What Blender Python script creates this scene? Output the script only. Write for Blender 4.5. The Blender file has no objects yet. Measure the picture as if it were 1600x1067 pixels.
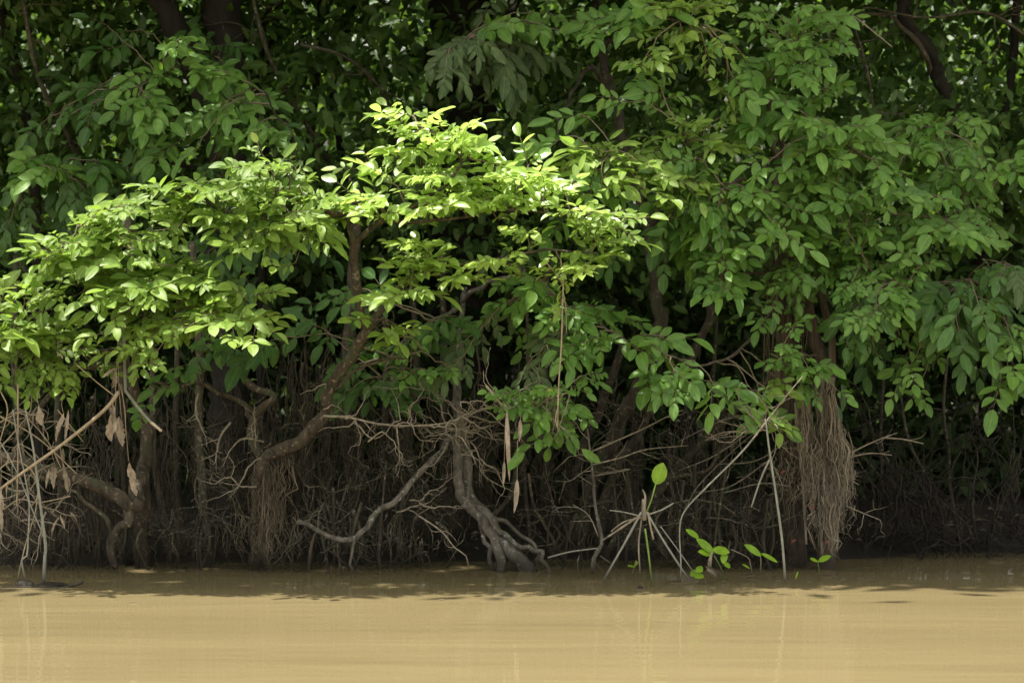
import bpy, math, random
import numpy as np
from mathutils import Vector

# ------------------------------------------------------------------ camera, world, sun, exposure
SC = bpy.context.scene
H, F, HY = 2.0, 5000.0, 415.0                       # eye height, focal length in photo pixels, horizon row
cam_d = bpy.data.cameras.new("camera"); cam = bpy.data.objects.new("camera", cam_d)
SC.collection.objects.link(cam); SC.camera = cam
cam.location = (0, 0, H); cam.rotation_euler = (math.radians(90), 0, 0)
cam_d.sensor_width = 36.0; cam_d.lens = F / 1600 * 36
cam_d.shift_y = -(533.5 - HY) / 1600
cam_d.clip_start = 0.5; cam_d.clip_end = 3000
cam_d.dof.use_dof = True; cam_d.dof.focus_distance = 20.0; cam_d.dof.aperture_fstop = 2.6

SUN = Vector((-0.33, 0.05, 1.0)).normalized()
world = bpy.data.worlds.new("World"); SC.world = world; world.use_nodes = True
wn, wl = world.node_tree.nodes, world.node_tree.links
bg = wn["Background"]
sky = wn.new("ShaderNodeTexSky"); sky.sky_type = 'NISHITA'; sky.sun_disc = False
sky.sun_elevation = math.asin(SUN.z); sky.sun_rotation = math.atan2(SUN.x, SUN.y)
sky.air_density = 1.2; sky.dust_density = 4.0; sky.ozone_density = 1.0
tc = wn.new("ShaderNodeTexCoord"); ns = wn.new("ShaderNodeTexNoise")
ns.inputs["Scale"].default_value = 2.2; ns.inputs["Detail"].default_value = 6
wl.new(tc.outputs["Generated"], ns.inputs["Vector"])
rp = wn.new("ShaderNodeValToRGB"); rp.color_ramp.elements[0].position = 0.38; rp.color_ramp.elements[1].position = 0.56
wl.new(ns.outputs["Fac"], rp.inputs["Fac"])
mx = wn.new("ShaderNodeMix"); mx.data_type = 'RGBA'
wl.new(rp.outputs["Color"], mx.inputs["Factor"])
wl.new(sky.outputs["Color"], mx.inputs[6]); mx.inputs[7].default_value = (10.5, 10.3, 9.6, 1)   # white tropical cloud
wl.new(mx.outputs[2], bg.inputs["Color"])
bg.inputs["Strength"].default_value = 0.094

sun_d = bpy.data.lights.new("sun", 'SUN'); sun = bpy.data.objects.new("sun", sun_d)
SC.collection.objects.link(sun); sun_d.energy = 5.0; sun_d.angle = math.radians(0.9); sun_d.color = (1, 0.95, 0.86)
sun.rotation_euler = SUN.to_track_quat('Z', 'Y').to_euler(); sun.location = (0, 20, 40)
SC.view_settings.view_transform = 'Standard'; SC.view_settings.look = 'None'
SC.view_settings.exposure = 1.25; SC.view_settings.gamma = 1.0
cy = SC.cycles
cy.max_bounces = 6; cy.diffuse_bounces = 4; cy.glossy_bounces = 3; cy.transmission_bounces = 4
cy.use_denoising = True; cy.caustics_reflective = False; cy.caustics_refractive = False
cy.sample_clamp_indirect = 6.0; cy.use_adaptive_sampling = True

# ------------------------------------------------------------------ small helpers
def at(px, py, Y):
    return np.array(((px - 800.0) * Y / F, Y, H + (HY - py) * Y / F))
def P(path, Y):
    return [at(p[0], p[1], p[2] if len(p) > 2 else Y) for p in path]
def nrm(v):
    v = np.asarray(v, float); n = np.linalg.norm(v, axis=-1, keepdims=True); n[n < 1e-9] = 1; return v / n

def smooth(pts, step=0.04):
    pts = [np.asarray(p, float) for p in pts]
    if len(pts) == 2:
        n = max(2, int(np.linalg.norm(pts[1] - pts[0]) / step)); return np.array([pts[0] + (pts[1] - pts[0]) * i / n for i in range(n + 1)])
    q = [2 * pts[0] - pts[1]] + pts + [2 * pts[-1] - pts[-2]]; out = []
    for i in range(1, len(q) - 2):
        a, b, c, d = q[i - 1:i + 3]; n = max(2, int(np.linalg.norm(c - b) / step))
        for k in range(n):
            t = k / n
            out.append(.5 * (2 * b + (c - a) * t + (2 * a - 5 * b + 4 * c - d) * t * t + (3 * b - a - 3 * c + d) * t ** 3))
    out.append(pts[-1]); return np.array(out)

class MB:
    """collects tubes and strips; build() links them as ONE mesh object"""
    def __init__(s): s.v, s.f, s.n = [], [], 0
    def tube(s, pts, r0, r1, sides=7, rng=None, lump=0.0, raw=False, step=0.04, tip=True):
        p = np.asarray(pts, float) if raw else smooth(pts, step)
        n = len(p); t = nrm(np.gradient(p, axis=0))
        rad = np.linspace(r0, r1, n)
        if rng is not None and lump > 0:
            ph = rng.uniform(0, 6); w = np.arange(n)
            rad = rad * (1 + lump * (np.sin(w * 1.1 + ph) * .5 + np.sin(w * .37 + ph * 2) * .6 + np.array([rng.uniform(-.4, .4) for _ in range(n)])))
        u = np.cross(t[0], (0.3, 1, 0.2)); u = u / (np.linalg.norm(u) + 1e-9)
        ang = np.linspace(0, 2 * math.pi, sides, endpoint=False); rings = []; flute = np.ones((n, sides))
        if rng is not None and sides >= 8:
            sl = np.cumsum(np.r_[0, np.linalg.norm(np.diff(p, axis=0), axis=1)])
            for h in range(7):
                m_, fr, ph1, ph2 = rng.randint(1, 4), rng.uniform(2, 22), rng.uniform(0, 6), rng.uniform(0, 6)
                flute += .05 / (1 + .06 * fr) * np.cos(m_ * ang[None, :] + ph1 + 1.2 * np.sin(sl * 3)[:, None]) * np.sin(sl * fr + ph2)[:, None] * 1.6
            for h in range(int(sl[-1] / .16)):                        # knots and old branch scars
                c_, a_, w_ = rng.uniform(0, sl[-1]), rng.uniform(0, 6.28), rng.uniform(.012, .035)
                flute += rng.uniform(.1, .32) * np.exp(-((sl - c_) / w_) ** 2)[:, None] * np.maximum(0, np.cos(ang - a_))[None, :] ** 3
        for i in range(n):
            u = u - t[i] * np.dot(u, t[i]); u = u / (np.linalg.norm(u) + 1e-9); w = np.cross(t[i], u)
            rings.append(p[i] + rad[i] * flute[i][:, None] * (np.cos(ang)[:, None] * u + np.sin(ang)[:, None] * w))
        V = np.concatenate(rings + [p[:1] - t[:1] * r0 * .3, p[-1:] + t[-1:] * r1 * .6])
        b = s.n
        for i in range(n - 1):
            a = b + i * sides
            for k in range(sides):
                k2 = (k + 1) % sides; s.f.append((a + k, a + k2, a + sides + k2, a + sides + k))
        e0, e1 = b + n * sides, b + n * sides + 1; l = b + (n - 1) * sides
        for k in range(sides):
            k2 = (k + 1) % sides; s.f.append((e0, b + k2, b + k)); s.f.append((e1, l + k, l + k2))
        s.v.append(V); s.n += len(V); return p
    def grid(s, G):
        """G: rows x cols x 3"""
        r, c, _ = G.shape; b = s.n
        for i in range(r - 1):
            for j in range(c - 1):
                s.f.append((b + i * c + j, b + i * c + j + 1, b + (i + 1) * c + j + 1, b + (i + 1) * c + j))
        s.v.append(G.reshape(-1, 3)); s.n += r * c
    def blade(s, base, tip, width, normal, bend=0.0, fold=.25, rows=9, twist=0.0, ragged=0.0, rng=None, peak=.42):
        """one leaf blade from base to tip"""
        base, tip = np.asarray(base, float), np.asarray(tip, float); ax = tip - base; L = np.linalg.norm(ax); ax = ax / L
        nn = np.asarray(normal, float); nn = nn - ax * np.dot(nn, ax); nn = nn / (np.linalg.norm(nn) + 1e-9); sd = np.cross(ax, nn); G = []
        for i in range(rows):
            v = i / (rows - 1); q = v ** (math.log(.5) / math.log(peak)); w = max(0.0, math.sin(math.pi * q)) ** .75 * width / 2 + .0006
            a = twist * v; s2 = sd * math.cos(a) + nn * math.sin(a); n2 = nn * math.cos(a) - sd * math.sin(a)
            c = base + ax * L * v + nn * bend * L * math.sin(math.pi * v) ; row = []
            for u in (-1, -.55, 0, .55, 1):
                k = w * u
                if rng is not None: k *= 1 + ragged * rng.uniform(-1, 1)
                z = abs(u) * w * fold + (ragged * w * rng.uniform(-.5, .5) if rng is not None else 0)
                row.append(c + s2 * k + n2 * z)
            G.append(row)
        s.grid(np.array(G))
    def build(s, name, mat, parent=None, origin=None):
        V = np.concatenate(s.v) if s.v else np.zeros((0, 3))
        if origin is not None: V = V - np.asarray(origin)
        me = bpy.data.meshes.new(name); me.from_pydata(V.tolist(), [], s.f); me.update()
        me.polygons.foreach_set("use_smooth", [True] * len(me.polygons))
        me.materials.append(mat)
        o = bpy.data.objects.new(name, me); SC.collection.objects.link(o)
        if parent: o.parent = parent
        return o

# leaflet template: u across, v along
TV = [0, .10, .28, .50, .70, .87, 1.0]; TW = [0, .50, .90, 1.0, .88, .50, 0]
T_U, T_V = [0.0], [0.0]
for v_, w_ in zip(TV[1:6], TW[1:6]): T_U += [-w_, 0, w_]; T_V += [v_] * 3
T_U.append(0.0); T_V.append(1.0)
T_F = [(0, 2, 1), (0, 3, 2)]
for k_ in (1, 4, 7, 10): T_F += [(k_, k_ + 1, k_ + 4, k_ + 3), (k_ + 1, k_ + 2, k_ + 5, k_ + 4)]
T_F += [(13, 14, 16), (14, 15, 16)]
S_U, S_V, S_F = [0, -1, 0.0, 1, 0], [0, .45, .45, .45, 1], [(0, 2, 1), (0, 3, 2), (1, 2, 4), (2, 3, 4)]

class LB:
    """collects leaflets (each a small folded, drooping blade)"""
    def __init__(s, low=False): s.low = low; s.p, s.d, s.nn, s.L, s.W, s.r = [], [], [], [], [], []
    def add(s, p, d, n, L, W, r): s.p.append(p); s.d.append(d); s.nn.append(n); s.L.append(L); s.W.append(W); s.r.append(r)
    def addmany(s, p, d, n, L, W, r):
        s.p += list(p); s.d += list(d); s.nn += list(n); s.L += list(L); s.W += list(W); s.r += list(r)
    def build(s, name, mat, parent=None, origin=None):
        U, Vv, Fc = (S_U, S_V, S_F) if s.low else (T_U, T_V, T_F)
        U, Vv = np.array(U), np.array(Vv); m = len(s.p); k = len(U)
        p = np.array(s.p).reshape(m, 3); d = nrm(np.array(s.d).reshape(m, 3)); n = np.array(s.nn).reshape(m, 3)
        n = nrm(n - d * np.sum(n * d, 1, keepdims=True)); sd = np.cross(d, n)
        L = np.array(s.L)[:, None]; W = np.array(s.W)[:, None]; r = np.array(s.r)
        rs = np.random.RandomState(m % 9973 + 1)
        curl = rs.uniform(-.12, .42, (m, 1)); fold = rs.uniform(.0, .75, (m, 1)); asym = rs.uniform(-.2, .2, (m, 1))
        co = (p[:, None, :] + d[:, None, :] * (L * (Vv * (1 - .12 * curl * Vv)))[:, :, None]
              + sd[:, None, :] * (W * .5 * U + asym * L * Vv * Vv)[:, :, None]
              + n[:, None, :] * (W * .5 * np.abs(U) * fold - curl * L * Vv * Vv)[:, :, None])
        co = co.reshape(-1, 3)
        if origin is not None: co = co - np.asarray(origin)
        me = bpy.data.meshes.new(name)
        me.vertices.add(m * k); me.vertices.foreach_set("co", co.ravel())
        idx, starts, tot = [], [], 0
        lens = np.array([len(f) for f in Fc]); flat = np.concatenate([np.array(f) for f in Fc])
        loops = (flat[None, :] + (np.arange(m) * k)[:, None]).ravel()
        st = np.concatenate([[0], np.cumsum(lens)[:-1]]); starts = (st[None, :] + (np.arange(m) * lens.sum())[:, None]).ravel()
        me.loops.add(len(loops)); me.loops.foreach_set("vertex_index", loops.astype(np.int32))
        me.polygons.add(m * len(Fc)); me.polygons.foreach_set("loop_start", starts.astype(np.int32))
        me.polygons.foreach_set("loop_total", np.tile(lens, m).astype(np.int32))
        me.polygons.foreach_set("use_smooth", np.ones(m * len(Fc), bool))
        a = me.attributes.new("tint", 'FLOAT', 'POINT'); a.data.foreach_set("value", np.repeat(r, k).astype(np.float32))
        uv = me.attributes.new("leafuv", 'FLOAT_VECTOR', 'POINT')
        q = np.stack([np.tile(U, m), np.tile(Vv, m), np.repeat(r, k)], 1).astype(np.float32)
        uv.data.foreach_set("vector", q.ravel())
        me.update(calc_edges=True); me.validate()
        me.materials.append(mat)
        o = bpy.data.objects.new(name, me); SC.collection.objects.link(o)
        if parent: o.parent = parent
        return o

# ------------------------------------------------------------------ materials
def newmat(name):
    m = bpy.data.materials.new(name); m.use_nodes = True; nt = m.node_tree; nt.nodes.clear()
    out = nt.nodes.new("ShaderNodeOutputMaterial"); return m, nt.nodes, nt.links, out

def leafmat(name, dark, light, yellow=(.30, .26, .05), under=None, trans=(.16, .26, .03), tf=.3, rough=.38, yfrac=.02, spec=.5):
    m, N, Lk, out = newmat(name)
    at_ = N.new("ShaderNodeAttribute"); at_.attribute_name = "tint"
    rp = N.new("ShaderNodeValToRGB"); e = rp.color_ramp.elements
    e[0].position = 0.0; e[0].color = (*dark, 1); e[1].position = .93 - yfrac; e[1].color = (*light, 1)
    q = e.new(1.0 - yfrac); q.color = (*light, 1); q2 = e.new(1.0); q2.color = (*yellow, 1)
    Lk.new(at_.outputs["Fac"], rp.inputs["Fac"])
    uv = N.new("ShaderNodeAttribute"); uv.attribute_name = "leafuv"
    sx = N.new("ShaderNodeSeparateXYZ"); Lk.new(uv.outputs["Vector"], sx.inputs[0])
    ab = N.new("ShaderNodeMath"); ab.operation = 'ABSOLUTE'; Lk.new(sx.outputs[0], ab.inputs[0])
    mid = N.new("ShaderNodeMapRange"); mid.inputs["From Min"].default_value = .03; mid.inputs["From Max"].default_value = .14
    mid.inputs["To Min"].default_value = 1; mid.inputs["To Max"].default_value = 0; Lk.new(ab.outputs[0], mid.inputs["Value"])
    # side veins: saw of (v - |u|*k)
    ma = N.new("ShaderNodeMath"); ma.operation = 'MULTIPLY_ADD'; ma.inputs[1].default_value = -.22; Lk.new(ab.outputs[0], ma.inputs[0]); Lk.new(sx.outputs[1], ma.inputs[2])
    sn = N.new("ShaderNodeMath"); sn.operation = 'MULTIPLY'; sn.inputs[1].default_value = 56.0; Lk.new(ma.outputs[0], sn.inputs[0])
    s2 = N.new("ShaderNodeMath"); s2.operation = 'SINE'; Lk.new(sn.outputs[0], s2.inputs[0])
    ve = N.new("ShaderNodeMapRange"); ve.inputs["From Min"].default_value = .7; ve.inputs["From Max"].default_value = 1; ve.inputs["To Max"].default_value = .35
    Lk.new(s2.outputs[0], ve.inputs["Value"])
    mxx = N.new("ShaderNodeMath"); mxx.operation = 'MAXIMUM'; Lk.new(mid.outputs[0], mxx.inputs[0]); Lk.new(ve.outputs[0], mxx.inputs[1])
    vf = N.new("ShaderNodeMath"); vf.operation = 'MULTIPLY'; vf.inputs[1].default_value = .3; Lk.new(mxx.outputs[0], vf.inputs[0])
    geo = N.new("ShaderNodeNewGeometry")
    no = N.new("ShaderNodeTexNoise"); no.inputs["Scale"].default_value = 26; no.inputs["Detail"].default_value = 4
    Lk.new(geo.outputs["Position"], no.inputs["Vector"])
    hs = N.new("ShaderNodeHueSaturation"); Lk.new(rp.outputs["Color"], hs.inputs["Color"])
    vr = N.new("ShaderNodeMapRange"); vr.inputs["From Min"].default_value = .3; vr.inputs["From Max"].default_value = .7
    vr.inputs["To Min"].default_value = .72; vr.inputs["To Max"].default_value = 1.22; Lk.new(no.outputs["Fac"], vr.inputs["Value"])
    Lk.new(vr.outputs[0], hs.inputs["Value"])
    c1 = N.new("ShaderNodeMix"); c1.data_type = 'RGBA'; Lk.new(vf.outputs[0], c1.inputs["Factor"]); Lk.new(hs.outputs["Color"], c1.inputs[6])
    c1.inputs[7].default_value = (min(1, light[0] * 2 + .03), min(1, light[1] * 1.7 + .03), light[2] * 2 + .01, 1)
    c2 = N.new("ShaderNodeMix"); c2.data_type = 'RGBA'; Lk.new(geo.outputs["Backfacing"], c2.inputs["Factor"])
    Lk.new(c1.outputs[2], c2.inputs[6])
    c2.inputs[7].default_value = (*(under or tuple(min(1, .6 * a + .6 * b) for a, b in zip(light, (.09, .11, .05)))), 1)
    nb = N.new("ShaderNodeTexNoise"); nb.inputs["Scale"].default_value = 55; nb.inputs["Detail"].default_value = 3; Lk.new(geo.outputs["Position"], nb.inputs["Vector"])
    bm = N.new("ShaderNodeMapRange"); bm.inputs["From Min"].default_value = .66; bm.inputs["From Max"].default_value = .72; bm.inputs["To Max"].default_value = .75; Lk.new(nb.outputs["Fac"], bm.inputs["Value"])
    c3 = N.new("ShaderNodeMix"); c3.data_type = 'RGBA'; Lk.new(bm.outputs[0], c3.inputs["Factor"]); Lk.new(c2.outputs[2], c3.inputs[6]); c3.inputs[7].default_value = (.11, .075, .03, 1)
    pb = N.new("ShaderNodeBsdfPrincipled"); Lk.new(c3.outputs[2], pb.inputs["Base Color"])
    rr = N.new("ShaderNodeMapRange"); rr.inputs["To Min"].default_value = rough - .08; rr.inputs["To Max"].default_value = rough + .2
    Lk.new(no.outputs["Fac"], rr.inputs["Value"]); Lk.new(rr.outputs[0], pb.inputs["Roughness"])
    pb.inputs["Specular IOR Level"].default_value = spec
    bp = N.new("ShaderNodeBump"); bp.inputs["Strength"].default_value = .25; bp.inputs["Distance"].default_value = .004
    Lk.new(mxx.outputs[0], bp.inputs["Height"]); Lk.new(bp.outputs[0], pb.inputs["Normal"])
    tr = N.new("ShaderNodeBsdfTranslucent"); tr.inputs["Color"].default_value = (*trans, 1)
    ad = N.new("ShaderNodeMixShader"); ad.inputs[0].default_value = tf; Lk.new(pb.outputs[0], ad.inputs[1]); Lk.new(tr.outputs[0], ad.inputs[2])
    Lk.new(ad.outputs[0], out.inputs["Surface"]); return m

def barkmat(name, a, b, scale=16, stretch=.25, bump=.6, rough=.85, moss=None, fine=70):
    m, N, Lk, out = newmat(name)
    geo = N.new("ShaderNodeNewGeometry"); mp = N.new("ShaderNodeMapping"); mp.inputs["Scale"].default_value = (1, 1, stretch)
    Lk.new(geo.outputs["Position"], mp.inputs["Vector"])
    n1 = N.new("ShaderNodeTexNoise"); n1.inputs["Scale"].default_value = scale; n1.inputs["Detail"].default_value = 8; n1.inputs["Roughness"].default_value = .65
    n2 = N.new("ShaderNodeTexNoise"); n2.inputs["Scale"].default_value = fine; n2.inputs["Detail"].default_value = 5
    for n in (n1, n2): Lk.new(mp.outputs[0], n.inputs["Vector"])
    rp = N.new("ShaderNodeValToRGB"); e = rp.color_ramp.elements; e[0].position = .33; e[0].color = (*a, 1); e[1].position = .68; e[1].color = (*b, 1)
    Lk.new(n1.outputs["Fac"], rp.inputs["Fac"]); col = rp.outputs["Color"]
    if moss:
        n3 = N.new("ShaderNodeTexNoise"); n3.inputs["Scale"].default_value = 7; n3.inputs["Detail"].default_value = 6; Lk.new(geo.outputs["Position"], n3.inputs["Vector"])
        mr = N.new("ShaderNodeMapRange"); mr.inputs["From Min"].default_value = .5; mr.inputs["From Max"].default_value = .66; Lk.new(n3.outputs["Fac"], mr.inputs["Value"])
        mm = N.new("ShaderNodeMix"); mm.data_type = 'RGBA'; Lk.new(mr.outputs[0], mm.inputs["Factor"]); Lk.new(col, mm.inputs[6]); mm.inputs[7].default_value = (*moss, 1); col = mm.outputs[2]
        n4 = N.new("ShaderNodeTexNoise"); n4.inputs["Scale"].default_value = 34; n4.inputs["Detail"].default_value = 4; Lk.new(geo.outputs["Position"], n4.inputs["Vector"])
        lr = N.new("ShaderNodeMapRange"); lr.inputs["From Min"].default_value = .60; lr.inputs["From Max"].default_value = .66; lr.inputs["To Max"].default_value = .7; Lk.new(n4.outputs["Fac"], lr.inputs["Value"])
        lm_ = N.new("ShaderNodeMix"); lm_.data_type = 'RGBA'; Lk.new(lr.outputs[0], lm_.inputs["Factor"]); Lk.new(col, lm_.inputs[6]); lm_.inputs[7].default_value = (*[min(.3, v * 1.9 + .03) for v in b], 1); col = lm_.outputs[2]
    ad = N.new("ShaderNodeMath"); ad.operation = 'MULTIPLY_ADD'; ad.inputs[1].default_value = .5; Lk.new(n2.outputs["Fac"], ad.inputs[0]); Lk.new(n1.outputs["Fac"], ad.inputs[2])
    bp = N.new("ShaderNodeBump"); bp.inputs["Strength"].default_value = bump; bp.inputs["Distance"].default_value = .012; Lk.new(ad.outputs[0], bp.inputs["Height"])
    sz = N.new("ShaderNodeSeparateXYZ"); Lk.new(geo.outputs["Position"], sz.inputs[0])
    zz = N.new("ShaderNodeMath"); zz.operation = 'MULTIPLY_ADD'; zz.inputs[1].default_value = -.12; Lk.new(n1.outputs["Fac"], zz.inputs[0]); Lk.new(sz.outputs[2], zz.inputs[2])
    wm = N.new("ShaderNodeMapRange"); wm.inputs["From Min"].default_value = -.02; wm.inputs["From Max"].default_value = .10; wm.inputs["To Min"].default_value = .75; wm.inputs["To Max"].default_value = 0; Lk.new(zz.outputs[0], wm.inputs["Value"])
    wx = N.new("ShaderNodeMix"); wx.data_type = 'RGBA'; Lk.new(wm.outputs[0], wx.inputs["Factor"]); Lk.new(col, wx.inputs[6]); wx.inputs[7].default_value = (.016, .013, .009, 1); col = wx.outputs[2]
    pb = N.new("ShaderNodeBsdfPrincipled"); Lk.new(col, pb.inputs["Base Color"]); pb.inputs["Roughness"].default_value = rough
    pb.inputs["Specular IOR Level"].default_value = .25
    Lk.new(bp.outputs[0], pb.inputs["Normal"]); Lk.new(pb.outputs[0], out.inputs["Surface"]); return m

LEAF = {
 'sun_bright':  leafmat("sun_bright_leaf", (.17, .28, .045), (.32, .45, .10), yellow=(.52, .48, .13), trans=(.58, .80, .16), tf=.46, rough=.27, yfrac=.05, spec=.8),  # sunlight put into the leaf colour: brighter copy for the sunlit sprays
 'half_lit':  leafmat("half_lit_leaf", (.092, .170, .026), (.220, .325, .056), yellow=(.36, .32, .06), trans=(.32, .50, .065), tf=.40, rough=.38, yfrac=.035, spec=.3),  # colour raised to stand for thin sun on the half-lit sprays
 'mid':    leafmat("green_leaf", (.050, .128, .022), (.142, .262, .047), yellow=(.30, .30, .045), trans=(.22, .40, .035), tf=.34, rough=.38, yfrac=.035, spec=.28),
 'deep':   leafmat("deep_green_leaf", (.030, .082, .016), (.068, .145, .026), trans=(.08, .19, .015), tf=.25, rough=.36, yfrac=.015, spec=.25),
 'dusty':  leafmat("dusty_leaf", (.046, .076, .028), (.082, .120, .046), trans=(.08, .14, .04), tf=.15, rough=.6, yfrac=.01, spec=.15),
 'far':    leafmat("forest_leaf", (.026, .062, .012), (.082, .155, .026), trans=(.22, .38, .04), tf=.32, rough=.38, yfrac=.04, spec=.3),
 'shade':  leafmat("shade_black_leaf", (.006, .015, .004), (.020, .042, .009), trans=(.04, .085, .010), tf=.2, rough=.5, yfrac=.02, spec=.12),  # shade under the trees put into this near-black leaf colour
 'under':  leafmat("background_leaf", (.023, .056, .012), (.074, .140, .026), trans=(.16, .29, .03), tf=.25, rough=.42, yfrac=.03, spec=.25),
 'water':  leafmat("water_plant_leaf", (.11, .24, .016), (.22, .38, .025), trans=(.35, .52, .03), tf=.38, rough=.35, yfrac=.01, spec=.3),
}
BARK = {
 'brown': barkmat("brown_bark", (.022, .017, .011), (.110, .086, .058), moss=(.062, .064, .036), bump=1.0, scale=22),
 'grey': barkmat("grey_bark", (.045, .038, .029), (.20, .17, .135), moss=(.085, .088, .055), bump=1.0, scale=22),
 'dark': barkmat("shade_and_wet_bark", (.011, .0095, .007), (.034, .028, .020)),  # shade put into the colour of back trunks and hollow roots; also wet driftwood
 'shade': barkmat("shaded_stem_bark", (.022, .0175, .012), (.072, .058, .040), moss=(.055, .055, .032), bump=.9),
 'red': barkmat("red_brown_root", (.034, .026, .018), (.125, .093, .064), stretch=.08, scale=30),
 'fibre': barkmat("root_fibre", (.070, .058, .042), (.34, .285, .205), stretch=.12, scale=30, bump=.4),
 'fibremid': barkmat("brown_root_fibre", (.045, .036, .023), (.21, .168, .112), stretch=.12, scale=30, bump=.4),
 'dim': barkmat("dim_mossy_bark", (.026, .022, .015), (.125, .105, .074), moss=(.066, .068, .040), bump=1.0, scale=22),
 'fibredark': barkmat("shaded_root_fibre", (.016, .013, .009), (.100, .080, .056), stretch=.12, scale=30, bump=.4),  # fibre colour darkened to stand for the gloom under the trees
 'twig': barkmat("dead_twig", (.12, .10, .072), (.33, .28, .21), scale=40, stretch=1, bump=.3),
 'twiggreen': barkmat("leafy_twig", (.10, .085, .05), (.20, .16, .10), scale=40, stretch=1, bump=.3),
 'stalk': barkmat("grey_green_stalk", (.15, .148, .118), (.27, .265, .215), scale=25, stretch=.5, bump=.15, rough=.6),
 'straw': barkmat("straw_stalk", (.20, .155, .095), (.38, .30, .20), scale=25, stretch=.5, bump=.15, rough=.65),
 'pale': barkmat("pale_broken_wood", (.38, .31, .23), (.55, .47, .36), scale=25, stretch=.3, bump=.2),
 'dry': barkmat("dry_leaf", (.13, .100, .066), (.42, .35, .26), scale=30, stretch=.5, bump=.3, rough=.75),
 'green': barkmat("green_stalk", (.10, .17, .03), (.20, .28, .06), scale=25, stretch=.5, bump=.1, rough=.5),
 'mud': barkmat("river_mud", (.010, .008, .0055), (.034, .027, .019), scale=4, stretch=1, bump=.8, fine=30),
 'fungus': barkmat("red_leaf", (.12, .038, .026), (.22, .085, .055), scale=30, stretch=1, bump=.2),
}

def watermat():
    m, N, Lk, out = newmat("muddy_river_water")
    geo = N.new("ShaderNodeNewGeometry"); hs = []
    for sc, st, det in ((3.0, (.22, 1, 1), 3), (9.0, (.3, 1, 1), 3), (1.1, (.25, 1, 1), 2)):
        mp = N.new("ShaderNodeMapping"); mp.inputs["Scale"].default_value = st; Lk.new(geo.outputs["Position"], mp.inputs["Vector"])
        n = N.new("ShaderNodeTexNoise"); n.inputs["Scale"].default_value = sc; n.inputs["Detail"].default_value = det; Lk.new(mp.outputs[0], n.inputs["Vector"]); hs.append(n.outputs["Fac"])
    a1 = N.new("ShaderNodeMath"); a1.operation = 'MULTIPLY_ADD'; a1.inputs[1].default_value = .35; Lk.new(hs[1], a1.inputs[0]); Lk.new(hs[0], a1.inputs[2])
    a2 = N.new("ShaderNodeMath"); a2.operation = 'MULTIPLY_ADD'; a2.inputs[1].default_value = 1.2; Lk.new(hs[2], a2.inputs[0]); Lk.new(a1.outputs[0], a2.inputs[2])
    bp = N.new("ShaderNodeBump"); bp.inputs["Strength"].default_value = .24; bp.inputs["Distance"].default_value = .02; Lk.new(a2.outputs[0], bp.inputs["Height"])
    rp = N.new("ShaderNodeValToRGB"); e = rp.color_ramp.elements; e[0].position = .35; e[0].color = (.182, .145, .072, 1); e[1].position = .7; e[1].color = (.210, .167, .084, 1)
    Lk.new(hs[2], rp.inputs["Fac"])
    pb = N.new("ShaderNodeBsdfPrincipled"); Lk.new(rp.outputs["Color"], pb.inputs["Base Color"])
    pb.inputs["Roughness"].default_value = .07; pb.inputs["IOR"].default_value = 1.33; pb.inputs["Specular IOR Level"].default_value = 0
    b2 = N.new("ShaderNodeBump"); b2.inputs["Strength"].default_value = .30; b2.inputs["Distance"].default_value = .025; Lk.new(a2.outputs[0], b2.inputs["Height"]); Lk.new(b2.outputs[0], pb.inputs["Normal"])
    gl = N.new("ShaderNodeBsdfGlossy"); gl.inputs["Roughness"].default_value = .035; Lk.new(bp.outputs[0], gl.inputs["Normal"])
    fr = N.new("ShaderNodeFresnel"); fr.inputs["IOR"].default_value = 1.33; Lk.new(bp.outputs[0], fr.inputs["Normal"])
    fm = N.new("ShaderNodeMath"); fm.operation = 'MULTIPLY'; fm.inputs[1].default_value = .95; Lk.new(fr.outputs[0], fm.inputs[0])
    ms = N.new("ShaderNodeMixShader"); Lk.new(fm.outputs[0], ms.inputs[0]); Lk.new(pb.outputs[0], ms.inputs[1]); Lk.new(gl.outputs[0], ms.inputs[2])
    Lk.new(ms.outputs[0], out.inputs["Surface"]); return m

# ------------------------------------------------------------------ object helpers
def tag(o, label=None, cat=None, group=None, kind=None):
    for k, v in (('label', label), ('category', cat), ('group', group), ('kind', kind)):
        if v: o[k] = v
    return o
def thing(name, label, cat, base, group=None):
    o = bpy.data.objects.new(name, None); SC.collection.objects.link(o)
    o.location = tuple(float(x) for x in base); o.empty_display_size = .2
    return tag(o, label, cat, group)

# ------------------------------------------------------------------ setting: water, river bed and bank
def ground_z(x, y):
    e = 21.15 + .14 * math.sin(x * .9 + 1) + .10 * math.sin(x * 2.3) + .05 * math.sin(x * 7.1)
    if x > 1.9: e += min(.75, (x - 1.9) * .8)
    d = y - e
    if d < -1: return -.5
    if d < .6: return -.5 + .56 * (d + 1) / 1.6 + .03 * math.sin(x * 5.3) * math.sin(x * 1.7 + y)
    return .08 + .075 * (d - .6) + (.04 * math.sin(x * 3 + y * 2) + .03 * math.sin(x * 8 + y * 5) if d < 20 else 0)
xs = [-400, -150, -60, -30] + [i * .2 for i in range(-80, 81)] + [30, 60, 150, 400]
ys = [-300, -50, 0, 10, 18, 20] + [20.4 + .15 * i for i in range(40)] + [26.4 + .4 * i for i in range(18)] + [34, 38, 44, 55, 80, 150, 400]
g = MB(); G = np.array([[(x, y, min(12, ground_z(x, y))) for x in xs] for y in ys]); g.grid(G)
tag(g.build("river_bank", BARK['mud']), "dark muddy river bank running back under the trees", "ground", kind="structure")
w = MB(); w.grid(np.array([[(x, y, 0.0) for x in (-400, -60, 60, 400)] for y in (-300, -20, 0, 14, 24, 40)]))
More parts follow.
